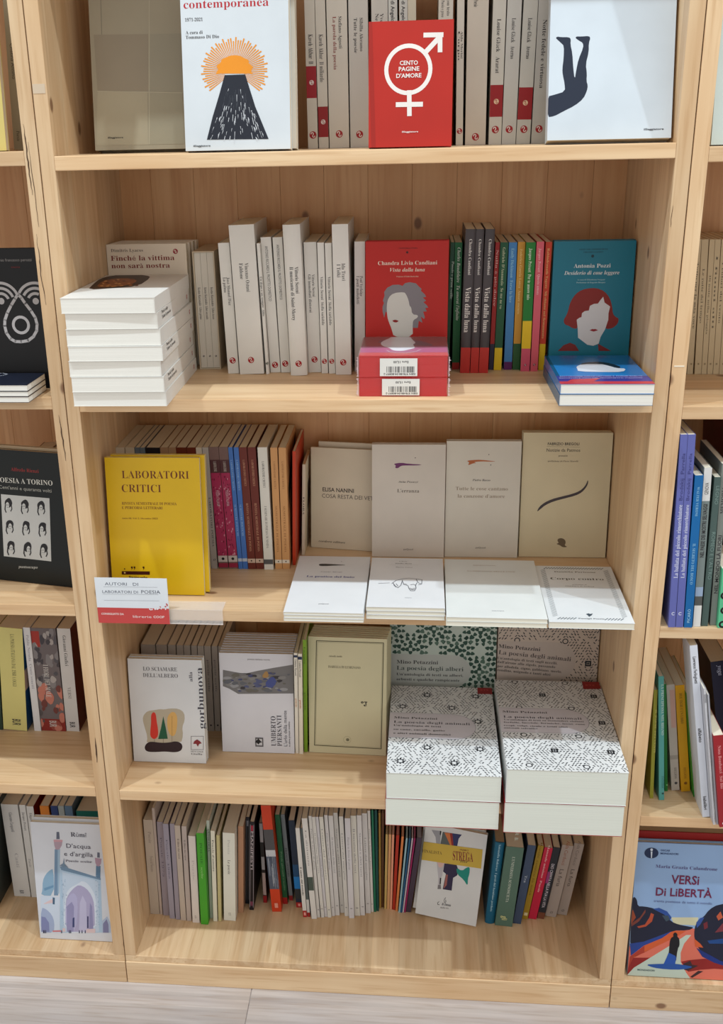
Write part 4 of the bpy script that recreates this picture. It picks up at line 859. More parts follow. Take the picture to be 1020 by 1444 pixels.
for k in range(1, 6): behind(b, k, ordn[k-1]+' cream copy, counted from the front, queued behind the double-framed cover', dx=.001*k, group='copies behind the double-framed cover', gap=.0018)

# -- patterned covers
def label_shape(W, H, v0, v1, u1): # pill with square left end
    r = (v1-v0)*H/2; cx_ = u1*W-r; cy_ = (v0+v1)/2*H
    return [(0, v0*H)]+[(cx_+r*math.sin(t), cy_-r*math.cos(t)) for t in [math.pi*k/16 for k in range(17)]]+[(0, v1*H)]
def pill_px(b, x, ytop, ybot, xr):          # label panel measured on the cover, as fractions of it
    return (max(0, b.loc(x, ybot)[1]/b.H), b.loc(x, ytop)[1]/b.H, b.loc(xr, (ytop+ybot)/2)[0]/b.W)
def inpill(x, y, W, H, v0, v1, u1):
    r = (v1-v0)*H/2; cx_ = u1*W-r; cy_ = (v0+v1)/2*H; m = .0012
    return (x < cx_ and abs(y-cy_) < r+m) or math.hypot(x-cx_, y-cy_) < r+m
def animals(b, pill, seed, kind):
    W, H = b.W, b.H; P_ = W/2.1; q = []; ink = (44, 48, 54); d = P_/16.0
    rr = random.Random(seed); nx, ny = int(W/d)+2, int(H/d)+2
    for i in range(nx):
        for j in range(ny):
            x, y = i*d+(d/2 if j % 2 else 0), j*d
            if x > W or y > H or inpill(x, y, W, H, *pill): continue
            X = (x/P_+.25) % 1-.5; Y = (y/P_+.1) % 1-.5
            if kind: X, Y = ((x/P_+.1) % 1)-.5, ((y/P_+.35) % 1)-.5
            m = abs(X)+abs(Y); m2 = abs(abs(X)-.5)+abs(abs(Y)-.5)
            if min(m, m2) < .085: continue
            if int(min(m, m2)*16) % 2 and rr.random() < .55: continue
            s_ = -1 if X*Y > 0 else 1
            if m2 < m: s_ = -s_*-1
            q.append(dash(x+rr.uniform(-1, 1)*d*.08, y, R(45)*s_+rr.uniform(-.25, .25), d*rr.uniform(.6, .92), d*rr.uniform(.24, .36)))
    i = -1
    for cx_ in range(-1, 4):
        for cy_ in range(-1, 6):
            for ox, oy, tp in ((0, 0, 0), (.5, .5, 1)):
                ax = (cx_+ox-(.25 if not kind else .1)+.5)*P_; ay = (cy_+oy-(.1 if not kind else .35)+.5)*P_
                if not (0 < ax < W and 0 < ay < H) or inpill(ax, ay, W, H, *pill): continue
                if kind and tp:
                    q += [dash(ax+sx*d*.75, ay, R(90), d*2.0, d*.55) for sx in (-1, 1)]+[dash(ax, ay+sy*d*.75, 0, d*2.0, d*.55) for sy in (-1, 1)]+[dash(ax, ay, R(45), d*.7, d*.7)]
                else:
                    n = 10; r0, r1 = d*.7, d*1.05
                    for k in range(n):
                        t0, t1 = 2*math.pi*k/n, 2*math.pi*(k+1)/n; q.append([(ax+r0*math.cos(t0), ay+r0*math.sin(t0)), (ax+r1*math.cos(t0), ay+r1*math.sin(t0)), (ax+r1*math.cos(t1), ay+r1*math.sin(t1)), (ax+r0*math.cos(t1), ay+r0*math.sin(t1))])
                    if not kind: q += [dash(ax+1.25*d*math.cos(t), ay+1.25*d*math.sin(t), t, d*.5, d*.5) for t in [math.pi/4*k for k in range(8)]]
    b.PP(q, ink)
def trees(b, pill):
    W, H = b.W, b.H; P_ = W/2.3; q = []; q2 = []; rr = random.Random(6)
    for cx_ in range(-1, 4):
        for cy_ in range(-1, 6):
            for ox, oy in ((0, 0), (.5, .5)):
                X0, Y0_ = (cx_+ox+.45)*P_, (cy_+oy-.08)*P_
                for rad, n, s_ in ((.07, 4, .052), (.16, 8, .046), (.255, 12, .052), (.345, 16, .044)):
                    for k in range(n):
                        t = 2*math.pi*(k+.5*(n > 8))/n; x, y = X0+rad*P_*math.cos(t), Y0_+rad*P_*math.sin(t)
                        if inpill(x, y, W, H, *pill): continue
                        s2 = s_*P_*rr.uniform(1.15, 1.45)
                        (q if rr.random() < .75 else q2).append(smooth([(x+s2*math.cos(t+a)*f, y+s2*math.sin(t+a)*f) for a, f in ((0, 1.1), (1.2, .7), (2.2, .9), (3.3, .55), (4.1, .9), (5.1, .7))], 1))
    b.PP(q, (46, 78, 66)); b.PP(q2, (84, 112, 98))
PB = (224, 226, 226); IV = (220, 224, 214)
yL, yR = 1161, 1171.8
YF = -.075
def stack2(x0, x1, yb, ym, yt, back, labs, seed, kind, col, xoff=0):
    # the lower book rests on the shelf board and sticks out over its edge
    zb_ = ZD+.0003
    yf = atz((x0+x1)/2, yb, zb_).y
    A, C_ = aty(x0, yb, yf), aty(x1, yb, yf)
    zm, zt = aty((x0+x1)/2, ym, yf).z, aty((x0+x1)/2, yt, yf).z
    L_ = atz(*back, zt).y-yf
    o = []
    for z, T, lab, dx, rot in ((zb_, zm-zb_, labs[0], 0, 0), (zm, zt-zm, labs[1], .0015, .3)):
        u = Matrix.Rotation(R(-.5*(1-kind)+rot*.3), 3, 'Z') @ Vector((1, 0, 0)); bk = Vector((0, 0, 1)).cross(u)
        b = Book(frameM(Vector((A.x+dx, yf, z)), u, bk, Vector((0, 0, 1))), C_.x-A.x-.0035, L_, T-.0004, PB if dx else (150, 30, 34), lab, pages=IV, rough=.3); o.append(b)
    for q_ in o: q_.mm = q_.W/(x1-x0)
    b = o[1]; return b
b = stack2(543.5, 706.3, 1166.5, 1128, 1092, (622, 968), ('lower thick book of the left pair lying flat on the fourth shelf', 'upper thick book of the left flat pair, dashed pattern with round rosettes'), 1, 0, PB)
pill = pill_px(b, 560, 1005, 1040, 671)
animals(b, pill, 1, 0); b.P(label_shape(b.W, b.H, *pill), (212, 208, 214), px=False)
lp = label_shape(b.W, b.H, *pill); b.line(lp, .5, (80, 80, 110), px=False)
K = cr(540, 880, 6.0)
b.T_('Mino Petazzini', K((95, 800))[0], K((462, 808))[0], 5.8, INK, 'serifb').T_('La poesia degli animali', K((92, 838))[0], K((738, 855))[0], 6.6, (60, 60, 70), 'serif')
for t, y, x1 in (("Un'antologia di testi", 866, 492), ('su cane, cavallo, gatto', 900, 525), ('e altri animali domestici', 934, 575)): b.T_(t, K((90, y))[0], K((x1, y+6))[0], 4.4, INK, 'serifb')
b.P(K((800, 524), (938, 522), (942, 596), (803, 592)), (150, 24, 26)).T_('ETS', K((828, 565))[0], K((895, 565))[0], 4, (200, 70, 70), 'sansb')
b = stack2(709.5, 881, 1177, 1134, 1087, (772, 960), ('lower thick book of the right pair lying flat on the fourth shelf', 'upper thick book of the right flat pair, dashed pattern with dark square knots'), 2, 1, PB)
pill2 = pill_px(b, 715, 998, 1032, 830)
animals(b, pill2, 2, 1); b.P(label_shape(b.W, b.H, *pill2), (212, 208, 214), px=False); b.line(label_shape(b.W, b.H, *pill2), .5, (80, 80, 110), px=False)
K = cr(690, 880, 5.1)
b.T_('Mino Petazzini', K((97, 638))[0], K((418, 642))[0], 5.4, INK, 'serifb').T_('La poesia degli animali', K((103, 672))[0], K((668, 690))[0], 6.4, (60, 60, 70), 'serif')
for t, y, x1 in (("Un'antologia di testi su mammiferi, elefanti", 696, 680), ('farfalle, lucciole, formiche, leoni, rane', 716, 690), ('rospi, volpi, cicale e tanti altri', 737, 565), ('animali selvatici', 752, 348)): b.T_(t, K((107, y))[0], K((x1, y+6))[0], 3.6, INK, 'serifb')
b.P(K((665, 410), (786, 408), (806, 468), (680, 470)), (150, 30, 28)).T_('ETS', K((695, 446))[0], K((760, 446))[0], 4, (200, 80, 70), 'sansb')

b = FR(ZD, (549.4, 1036), (695.5, 1040), (549.4, 868), 0.022, (190, 202, 192), 'standing cover with a dark green leaf mosaic', lean=3, Y=.233)
pl = pill_px(b, 600, 923, 968, 664); K = cr(540, 880, 6.0)
trees(b, pl); b.P(label_shape(b.W, b.H, *pl), (186, 190, 184), px=False)
b.T_('Mino Petazzini', K((118, 335))[0], K((468, 338))[0], 5.4, INK, 'serifb').T_('La poesia degli alberi', K((118, 385))[0], K((682, 400))[0], 6.2, (44, 62, 58), 'serif').T_("Un'antologia di testi su alberi,", K((116, 432))[0], K((680, 446))[0], 3.8, INK, 'serifb').T_('arbusti e qualche rampicante', K((116, 475))[0], K((650, 486))[0], 3.8, INK, 'serifb')
b = FR(ZD, (697.5, 1036), (836, 1040), (697.3, 868), 0.022, (198, 182, 168), 'standing cover with a fine dashed pattern on beige-pink', lean=3, Y=.233)
pl = pill_px(b, 710, 904, 958, 812); K = cr(690, 880, 5.1)
animals(b, pl, 5, 1); b.P(label_shape(b.W, b.H, *pl), (190, 176, 166), px=False)
b.T_('Mino Petazzini', K((67, 170))[0], K((367, 195))[0], 5.6, INK, 'serifb', snap=False).T_('La poesia degli animali', K((67, 215))[0], K((587, 268))[0], 6.4, (64, 58, 60), 'serif', snap=False)
for t, y, x1 in (("Un'antologia di testi sugli uccelli,", 250, 490), ("dall'airone alla zigolo, passando", 278, 475), ('per allodola, cigno, gabbiano, merlo,', 308, 522), ('rondine, usignolo e tanti altri', 336, 440)): b.T_(t, K((58, y))[0], K((x1, y+42*(x1-58)/450))[0], 3.6, INK, 'serifb', snap=False)

# ================================================================== middle bookcase, bottom shelf
def spe(*a, **k): k.setdefault('W', .14); return SP(ZE, *a, **k)
LAV = (158, 148, 158)
b = spe(210.4, 225.2, 1289, 199.9, 1156, (190, 176, 160), 'wide beige-grey paperback at the left end of the bottom shelf'); b.st('Poesie', 1172, 1188, (150, 136, 126), hf=.3); b.st('Poesia del Novecento', 1206, 1228, (150, 136, 126), hf=.3)
b = spe(225.8, 229.6, 1289.5, 214, 1139.5, (190, 174, 164), 'taller thin beige paperback second from the left end of the bottom shelf')
b = spe(230.5, 239, 1291, 221, 1159, LAV, 'left one of two greyish mauve paperbacks on the bottom shelf'); b.st('Poesie 1975', 1180, 1235, (110, 100, 116), hf=.3)
b = spe(239.5, 247, 1295.5, 229.5, 1161.8, (160, 154, 168), 'right one of two greyish mauve paperbacks on the bottom shelf'); b.st('Poesie 1982', 1183, 1238, (110, 104, 120), hf=.3)
b = spe(248, 254.8, 1296.8, 239.3, 1161.6, (156, 148, 160), 'narrow mauve paperback right of a dark gap on the bottom shelf')
b = spe(255.2, 262.8, 1298, 246, 1164, (192, 178, 164), 'beige paperback between the mauve ones and the whiter leaning one'); b.st('Il libro dei versi', 1182, 1210, (90, 80, 80), hf=.35)
b = spe(263.6, 270.2, 1298.8, 255.8, 1165, (186, 172, 164), 'beige paperback just left of the white leaning one on the bottom shelf'); b.st('Il libro dei versi', 1184, 1212, (90, 80, 80), hf=.35)
b = spe(271.8, 281.7, 1301.3, 265.3, 1179, (218, 208, 200), 'white paperback touching the bright green one'); b.st('Poesie', 1212, 1240, (190, 180, 176), hf=.3); b.st('e/o', 1291, 1295, (120, 110, 110), hf=.3)
b = spe(283.5, 294.6, 1303.7, 276.6, 1175, (70, 158, 42), 'bright green paperback on the bottom shelf'); b.st('POESIE', 1188, 1218, (44, 110, 30), hf=.3); b.st('scelte', 1222, 1238, (150, 200, 120), hf=.3)
b = spe(296.4, 300.6, 1295, 291, 1157, (178, 186, 172), 'thin tall pale green-grey spine right of the bright green one'); b.st('ANTOLOGIA', 1168, 1200, (80, 90, 84), hf=.6)
b = spe(301, 306.8, 1299.3, 296.8, 1171.7, (222, 216, 196), 'thin cream spine next to the khaki one'); b.st('Poesie d\'amore', 1184, 1228, hf=.4)
b = spe(308, 312.6, 1299.2, 305, 1178, (192, 180, 128), 'thin khaki spine left of the thick white one')
b = spe(316, 332.6, 1298.4, 314, 1174.7, (222, 220, 206), 'thickest white paperback on the bottom shelf'); b.st('Poesia', 1184, 1204, (190, 188, 180), hf=.2); b.st('Le poesie', 1212, 1232, (120, 114, 110), hf=.22); b.st('ET', 1287, 1291, (150, 146, 140), hf=.2)
b = spe(336, 344.2, 1287, 335.7, 1165.5, (184, 138, 108), 'tan paperback right of the thick white one on the bottom shelf')
b = spe(346.3, 351.6, 1274.5, 346.6, 1152.4, (34, 36, 44), 'thin black spine with pale edging, taller of the two black ones'); b.rect(.05, .05, .16, .97, (110, 112, 120), 'spine'); b.rect(.84, .05, .95, .97, (110, 112, 120), 'spine'); b.rect(.3, .9, .7, .96, (150, 150, 160), 'spine')
b = spe(351.8, 358, 1283.4, 352.5, 1159, (30, 24, 28), 'thin black spine with pale edging and small red square, shorter of the two black ones'); b.rect(.05, .03, .14, .97, (170, 160, 165), 'spine'); b.rect(.86, .03, .95, .97, (170, 160, 165), 'spine'); b.rect(.25, .9, .75, .96, (160, 40, 60), 'spine'); b.st('MANIFESTI', 1172, 1225, (180, 170, 172), hf=.5, style='sansb'); b.rect(.2, .05, .8, .1, (120, 60, 80), 'spine')
b = spe(371.6, 376.9, 1273, 365, 1160, (24, 22, 26), 'narrow black spine with white blocks leaning on the orange and grey one'); b.rect(.1, .76, .95, .99, (170, 168, 170), 'spine'); b.rect(.1, .42, .95, .58, (160, 160, 162), 'spine'); b.rect(.1, .1, .95, .38, (176, 156, 150), 'spine'); b.rect(.0, 0, 1, .09, (150, 30, 34), 'spine')
b = spe(384, 399, 1286, 367.6, 1136, (200, 62, 30), 'thick spine with orange ends and a grey photo between')
b.rect(0, .22, 1, .78, (80, 88, 104), 'spine'); b.rect(0, .56, 1, .78, (78, 76, 78), 'spine'); b.rect(0, .53, 1, .59, (190, 192, 196), 'spine')
rr = random.Random(1)
for i in range(26): u = rr.uniform(.02, .94); v0 = rr.uniform(.22, .38); b.rect(u, v0, u+.03, v0+rr.uniform(.08, .18), rr.choice(((120, 128, 144), (60, 66, 86), (196, 200, 204), (150, 156, 166))), 'spine')
b.rect(.3, .04, .62, .085, (226, 150, 130), 'spine')
b = spe(399.6, 407.6, 1275, 387.6, 1149, (26, 92, 56), 'dark green spine with a red foot leaning left on the bottom shelf', W=.15); b.rect(0, 0, 1, .075, (170, 36, 34), 'spine'); b.st('Poesie giovanili e teatro', 1200, 1255, (120, 160, 130), hf=.3)
b = spe(408, 413.6, 1270, 395.8, 1148.7, (128, 134, 138), 'grey spine with a red foot leaning left beside the dark green one', W=.15); b.rect(0, 0, 1, .06, (160, 40, 42), 'spine'); b.st('FRANCO ARMINIO', 1195, 1235, (60, 64, 70), hf=.5)
b = spe(418, 426.4, 1279.8, 406.7, 1157, (30, 44, 64), 'navy spine turning bright blue above a red foot', W=.15); b.rect(0, .1, 1, .22, (44, 50, 54), 'spine'); b.rect(0, .22, 1, .36, (24, 120, 190), 'spine'); b.rect(0, .36, 1, .5, (22, 70, 110), 'spine'); b.rect(0, 0, 1, .06, (170, 36, 34), 'spine'); b.rect(.35, .015, .75, .045, (226, 150, 140), 'spine')
b = spe(427.6, 433.4, 1293.4, 416.6, 1167.8, (216, 212, 206), 'slim white spine with a red foot, leaning left', W=.15); b.rect(0, 0, 1, .075, (170, 36, 34), 'spine'); b.rect(.25, .02, .75, .055, (226, 160, 150), 'spine'); b.st('Il canto del mondo', 1222, 1262, hf=.4, style='sansb')
b = spe(433.8, 439, 1293, 423.2, 1168, (88, 96, 96), 'slim dark grey spine between two white leaning ones', W=.15); b.rect(0, 0, 1, .05, (160, 36, 34), 'spine'); b.rect(0, .05, 1, .2, (206, 204, 200), 'spine')
b = spe(439.6, 447.2, 1296, 425.4, 1154, (216, 212, 206), 'white spine with a dark grey-green square above its foot'); b.rect(0, .29, 1, .425, (72, 84, 76), 'spine'); b.st('La distanza', 1170, 1220, (150, 146, 144), hf=.3)
tp = (435, 439.7, 445, 450, 457, 463, 470, 478, 486, 494.3, 503, 510.2, 518.2, 523.2); bt = (447.5, 453, 458, 462.2, 468, 473, 480.2, 486.3, 492.4, 500.4, 508.4, 516, 523.4, 527.4)
ty = (1150.7, 1152, 1152, 1152, 1149.6, 1150.4, 1146.4, 1151.4, 1154, 1150.4, 1149.8, 1147, 1143.4); by = (1294, 1294, 1293, 1294, 1292, 1291, 1287.5, 1292, 1295, 1291.5, 1291, 1288, 1286)
for i in range(13):
    b = spe(bt[i], bt[i+1]-.2, by[i], tp[i], ty[i], (214-i % 3*4, 210-i % 3*4, 204-i % 2*5), ordn[i]+' slim white spine right of the white one with the dark square, bottom shelf')
    b.st(('Poesie in forma di prosa', 'Il taccuino delle voci', 'Stagioni e altri versi', 'Lettere dal margine')[i % 4], 1168+i % 3*6, 1225+i % 4*5, (140, 136, 138), hf=.34, style='thin'); b.rect(.3, .075+.01*(i % 3), .7, .085+.01*(i % 3), (150, 146, 146), 'spine')
Lst = [(527.6, 530.8, 523.6, 1286, (24, 104, 76), 'bright teal-green thin spine right after the slim white ones'), (531, 534.6, 528.2, 1285, (16, 70, 66), 'dark teal thin spine beside the teal-green one'),
       (535, 538, 533.8, 1281, (168, 130, 60), 'thin mustard spine beside the dark teal one'), (538.2, 541.6, 538, 1279.5, (92, 56, 30), 'thin brown spine in the narrow dark gap'),
       (542, 545.4, 544.2, 1282, (190, 160, 96), 'thin yellowish spine at the start of the orange group'), (545.8, 549.6, 548.6, 1282, (206, 152, 104), 'thin tan spine in the orange group'),
       (549.8, 553, 553.4, 1282.5, (222, 150, 120), 'thin peach spine beside the red one'), (553.2, 557.6, 559.8, 1283, (170, 44, 26), 'red spine in the middle of the orange group'), (557.8, 561.2, 567.8, 1285, (214, 128, 72), 'thin orange spine, last of the orange group'),
       (562, 564.6, 574.6, 1287, (146, 178, 186), 'thin light blue spine'), (564.8, 567.4, 579.2, 1287, (34, 84, 120), 'thin blue spine right of the light blue one'), (567.6, 569.6, 583.4, 1287, (196, 180, 190), 'very thin pale lilac spine'),
       (569.8, 572.2, 586.6, 1287, (150, 34, 88), 'thin magenta spine beside the dark purple one'), (572.4, 579.6, 590.8, 1286.5, (66, 54, 68), 'dark purple spine behind the corner of the cover with a yellow band')]
for x0, x1, xt, yb, c, lab in Lst:
    y = 1143 if x0 < 534 else 1146
    if xt > 543: y = 1162.6; b = spe(x0, x1, yb, xt, y, c, lab, H=.178)
    else: b = spe(x0, x1, yb, xt, y, c, lab)
    b.pages = tuple(min(255, v*.5+110) for v in c)

K = cr(575, 1160, 8.87)
b = FR(ZE, (585.8, 1292.5), (671.5, 1306.8), (600, 1160), 0.010, (208, 208, 206), 'white cover with a yellow finalist band, colourful collage and leaning posture', lean=12, yaw=True)
b.H = .19
Mr = b.M.copy(); b.M = Mr @ Matrix.Translation((0, 0, 0)) @ Matrix.Rotation(R(-3.5), 4, 'Z'); b.M.translation.z += .0085
b.P(K((300, 90), (420, 105), (410, 250), (385, 380), (362, 300), (350, 180)), (150, 150, 154)).P(K((405, 100), (425, 110), (415, 160), (403, 150)), (30, 30, 34))
b.P(K((440, 115), (680, 150), (640, 200), (620, 300), (410, 268)), (44, 46, 92)).P(K((440, 115), (490, 122), (545, 290), (410, 268)), (86, 92, 90)).P(K((462, 125), (530, 130), (552, 290), (535, 285)), (200, 112, 60)).P(K((528, 130), (560, 135), (575, 290), (552, 288)), (140, 40, 34))
b.P(K((365, 490), (465, 500), (440, 600), (435, 660), (400, 720), (420, 830), (375, 830), (385, 700)), (180, 176, 180)).P(K((370, 495), (460, 505), (430, 560), (395, 560)), (206, 170, 160)).P(K((405, 690), (422, 690), (415, 770), (400, 770)), (36, 34, 40)).P(K((380, 780), (415, 775), (420, 830), (375, 830)), (120, 116, 118))
b.P(K((462, 510), (610, 520), (640, 600), (620, 660), (570, 690), (552, 850), (440, 832), (480, 640), (445, 610)), (44, 36, 66)).P(K((480, 650), (505, 650), (490, 780), (450, 828)), (150, 90, 84))
b.P(K((610, 560), (680, 605), (740, 560), (780, 555), (775, 640), (755, 700), (752, 795), (700, 710), (620, 645)), (22, 132, 118), sm=1)
b.P(K((190, 235), (940, 335), (920, 575), (150, 460)), (196, 166, 66))
b.T_('FINALISTA', K((182, 370))[0], K((430, 400))[0], 4.6, (90, 72, 34), 'serif', snap=False).T_('STREGA', K((566, 465))[0], K((820, 490))[0], 13.5, (120, 26, 40), 'serifb', snap=False).T_('PREMIO', K((655, 348))[0], K((765, 358))[0], 2.4, (120, 70, 40), 'sansb', snap=False).T_('2023', K((655, 492))[0], K((745, 503))[0], 2.6, (90, 70, 40), 'sansb', snap=False)
b.line(K((478, 935), (455, 970), (465, 1000), (482, 985), (475, 965)), .7, INK).line(K((395, 985), (375, 1005), (380, 1025), (400, 1025)), .7, INK).T_('di Danna', K((430, 1030))[0], K((540, 1048))[0], 4, INK, 'ital', snap=False).T_('anche ora', K((410, 1068))[0], K((512, 1078))[0], 2.4, (130, 126, 126), snap=False)
b2 = behind(b, 1, 'second copy peeking out behind the left foot of the cover with the yellow band', dx=-.007, c=(206, 204, 200), pages=(222, 210, 180), gap=.004, dz=.002); b2.M = b2.M @ Matrix.Rotation(R(-.8), 4, 'Z')

b = spe(684, 697.4, 1303, 701, 1172, (22, 92, 120), 'teal-blue spine with white lettering right of the yellow-banded cover', H=.19, pages=(170, 150, 120)); b.round = .003; b.st('Antonella Bukovaz  I gesti del bambino perduto', 1190, 1285, (170, 205, 215), hf=.22, style='serif')
b = spe(698, 722.6, 1306.5, 717, 1176, (84, 112, 98), 'thick grey-green spine beside the teal-blue one', H=.185); b.st("L'UNIVERSITÀ SCONOSCIUTA", 1208, 1272, (196, 204, 190), hf=.16); b.st('R. B.', 1174, 1186, (190, 200, 186), hf=.2); b.st('gli', 1292, 1298, (200, 200, 140), hf=.3, style='sansb')
b = spe(723.4, 735, 1303, 747, 1180, (62, 78, 104), 'blue-grey spine right of the thick grey-green one', H=.185); b.st('Tra', 1234, 1244, (180, 190, 200), hf=.3)
b = spe(736, 744.4, 1296.5, 761.4, 1182, (170, 138, 40), 'gold spine with small letters', H=.175); b.st('Poesie contro la noia', 1188, 1262, (120, 94, 24), hf=.34); b.rect(.2, .05, .8, .09, (226, 214, 170), 'spine')
b = spe(745, 756.8, 1296.5, 771, 1184, (196, 34, 66), 'crimson spine with white lettering', H=.17); b.st('Manuale minimo  Poesie', 1192, 1258, (236, 200, 200), hf=.24)
b = spe(757.4, 767.6, 1296, 783, 1185, (40, 44, 52), 'black spine with bold white capitals', H=.17); b.st('DIO CREPITA NELLA PUA LA VITA', 1218, 1280, (200, 196, 206), hf=.4, style='sansb'); b.rect(0, .0, 1, .09, (120, 70, 50), 'spine'); b.rect(0, .5, .4, .66, (150, 60, 120), 'spine')
for x0, x1, xt, yb, lab in ((768.6, 784.6, 794.4, 1293.3, 'left'), (785.6, 799.8, 811, 1290.6, 'right')):
    b = spe(x0, x1, yb, xt, 1187, (170, 158, 150), lab+' one of two leaning beige-grey spines at the right end of the bottom shelf', H=.17); b.st('Alda Carducci', 1187, 1220, (150, 90, 70) if lab == 'left' else (120, 110, 106), hf=.3, style='sans', fa=.5); b.st('La furia', 1226, 1250, (70, 62, 62), hf=.36, style='sans'); b.ring(b.T/2, b.H*.06, 2.2, 2.8, (80, 74, 72), 'spine', False, n=14); b.line([(b.T/2-.002, b.H*.06-.002), (b.T/2+.002, b.H*.06+.002)], .7, (80, 74, 72), 'spine', px=False)
# ================================================================== left bookcase
b = FR(ZLA, (-118, 216), (9.5, 214), (-128, -12), .012, (214, 196, 118), 'yellow-cream cover at the left edge of the photo, top shelf of the left bookcase', lean=5, Y=.02)
b = SP(ZLA, 20, 35, 213, 3, -10, (188, 180, 154), 'beige spine on the top shelf of the left bookcase, beside the yellow-cream one', W=.14, Y=.10, H=.235); b.st('Cristina Annino', 60, 110, (90, 84, 74), hf=.34, style='sans'); b.st('Poesie', 185, 200, (100, 94, 84), hf=.3)
K = cr(0, 340, 6.022)
b = FR(ZLB, (-56, 546), (73, 548), (-64, 352), 0.012, (11, 10, 12), 'black cover with a white drop and signal arcs, left bookcase', lean=4, rough=.35, pages=(196, 176, 140))
w_ = (176, 172, 172)
drop = [(152, 452), (128, 490), (95, 545), (62, 610), (42, 670), (40, 720), (55, 780), (90, 830), (130, 852), (180, 855), (240, 845), (285, 810), (312, 760), (315, 705), (300, 650), (262, 590), (215, 530), (180, 480), (152, 452)]
b.line(K(*drop), 4.6, w_); b.ring(*K((178, 712))[0], 10.2, 14.6, w_, ry=None) if False else b.ring(*K((178, 712))[0], 10.0, 14.4, w_)
for cx_, a0, a1 in ((304, 70, 152), (12, 28, 110)):
    b.disc(*K((cx_, 510))[0], 5.0, w_)
    for r_ in (12.5, 20.5, 28.5): b.ring(*K((cx_, 515))[0], r_-2.1, r_+2.1, w_, a0=a0-8, a1=a1, n=16)
b.T_('antonio francesco perozzi', K((-60, 172))[0], K((270, 172))[0], 3.6, (140, 136, 134), 'sans').T_('cesto', K((98, 228))[0], K((172, 228))[0], 2.8, (110, 30, 30), 'sans')
b2 = behind(b, 1, 'second black copy behind the cover with the white drop', dx=0, c=(40, 34, 32), pages=(200, 176, 140))
yf = atz(20, 567, ZLB).y; yblk = b.M.translation.y-.014
zs = [ZLB]+[aty(20, y, yf).z for y in (558.5, 551, 542)]
for i in range(3):
    b = FL(zs[i], (-80, 568), (41, 568), yblk-yf-.004, zs[i+1]-zs[i], (24, 30, 46) if i == 2 else (40, 26, 24), ('lowest of three flat black books on the left bookcase', 'middle of three flat black books on the left bookcase', 'navy-black book lying on top, white plant-like drawing, left bookcase')[i], pages=PW, rough=.3, base=ZLB)
b.line(K((-80, 1040), (0, 1035), (25, 1042), (40, 1035)), 1.3, (200, 205, 215)).line(K((-60, 1130), (0, 1095), (30, 1080), (80, 1062), (150, 1040), (280, 1038)), 1.5, (200, 205, 215)).line(K((35, 1080), (42, 1040)), 1.5, (200, 205, 215)).line(K((-30, 1130), (20, 1120), (65, 1132), (20, 1142), (-20, 1148)), 1.6, (200, 205, 215)).line(K((150, 1035), (190, 1028), (250, 1032), (285, 1040), (240, 1048), (160, 1050), (150, 1035)), .9, (190, 195, 205))

K = cr(0, 640, 7.6)
b = FR(ZLC, (-28, 814), (103.4, 828.6), (-36, 631), 0.010, (11, 17, 17), 'dark green-black cover with a white panel of nine drawn heads', lean=5, yaw=True, rough=.3, pages=(196, 176, 146))
b.T_('Alfredo Rienzi', K((118, 182))[0], K((415, 205))[0], 4.4, (150, 36, 34), 'serif', snap=False).T_('POESIA A TORINO', K((-40, 300))[0], K((565, 340))[0], 6.2, (214, 214, 206), 'serif', snap=False).T_("Cent'anni e quaranta volti", K((-10, 370))[0], K((553, 415))[0], 4.2, (170, 170, 162), 'sans', snap=False)
b.P(K((10, 432), (530, 476), (550, 1152), (42, 1096)), (196, 198, 196)); b.T_('puntoacapo', K((198, 1222))[0], K((405, 1230))[0], 3.6, (190, 190, 184), 'ital', snap=False)
rr = random.Random(12); ik = (28, 26, 30)
for r_ in range(3):
    for c_ in range(3):
        cx_, cy_ = (92+176*c_+14*r_), (545+14*c_+228*r_)
        hp = [(cx_+42*math.cos(t)*rr.uniform(.85, 1.15), cy_-18+55*math.sin(t)*rr.uniform(.85, 1.1)) for t in [k*.7 for k in range(9)]]
        b.P(K(*hp), ik, sm=1); d = rr.uniform(-14, 14)
        b.P(K((cx_-20+d, cy_-10), (cx_+d, cy_-34), (cx_+20+d, cy_-8), (cx_+16+d, cy_+30), (cx_+d, cy_+52), (cx_-18+d, cy_+28)), (196, 198, 196), sm=1)
        b.line(K((cx_-34, cy_), (cx_-38, cy_+50), (cx_-26, cy_+82)), 2.2, ik).line(K((cx_+30, cy_), (cx_+36, cy_+44), (cx_+24, cy_+70)), 1.8, ik)
        b.disc(*K((cx_-7+d, cy_+2))[0], .8, ik); b.disc(*K((cx_+8+d, cy_+2))[0], .8, ik); b.line(K((cx_-6+d, cy_+26), (cx_+7+d, cy_+27)), .7, ik)
behind(b, 1, 'second copy behind the cover with nine drawn heads, cream top edge', c=(190, 170, 140), dz=.004)
for i, (x0, x1, xt, c, lab) in enumerate(((10, 33, 12, (150, 120, 96), 'left'), (34, 50, 36, (150, 120, 96), 'right'), (52, 72, 54, (150, 30, 20), 'red'))):
    pt = atz(x0+30, 800, ZLC); SP(ZLC, x0+40, x1+40, 790, x0+14, 646, c, {'left': 'brown-topped book behind the nine heads cover, left one', 'right': 'brown-topped book behind the nine heads cover, beside the red one', 'red': 'red book behind the right corner of the nine heads cover'}[lab], W=.14, Y=.17+.0*i, H=.19 if lab != 'red' else .18)

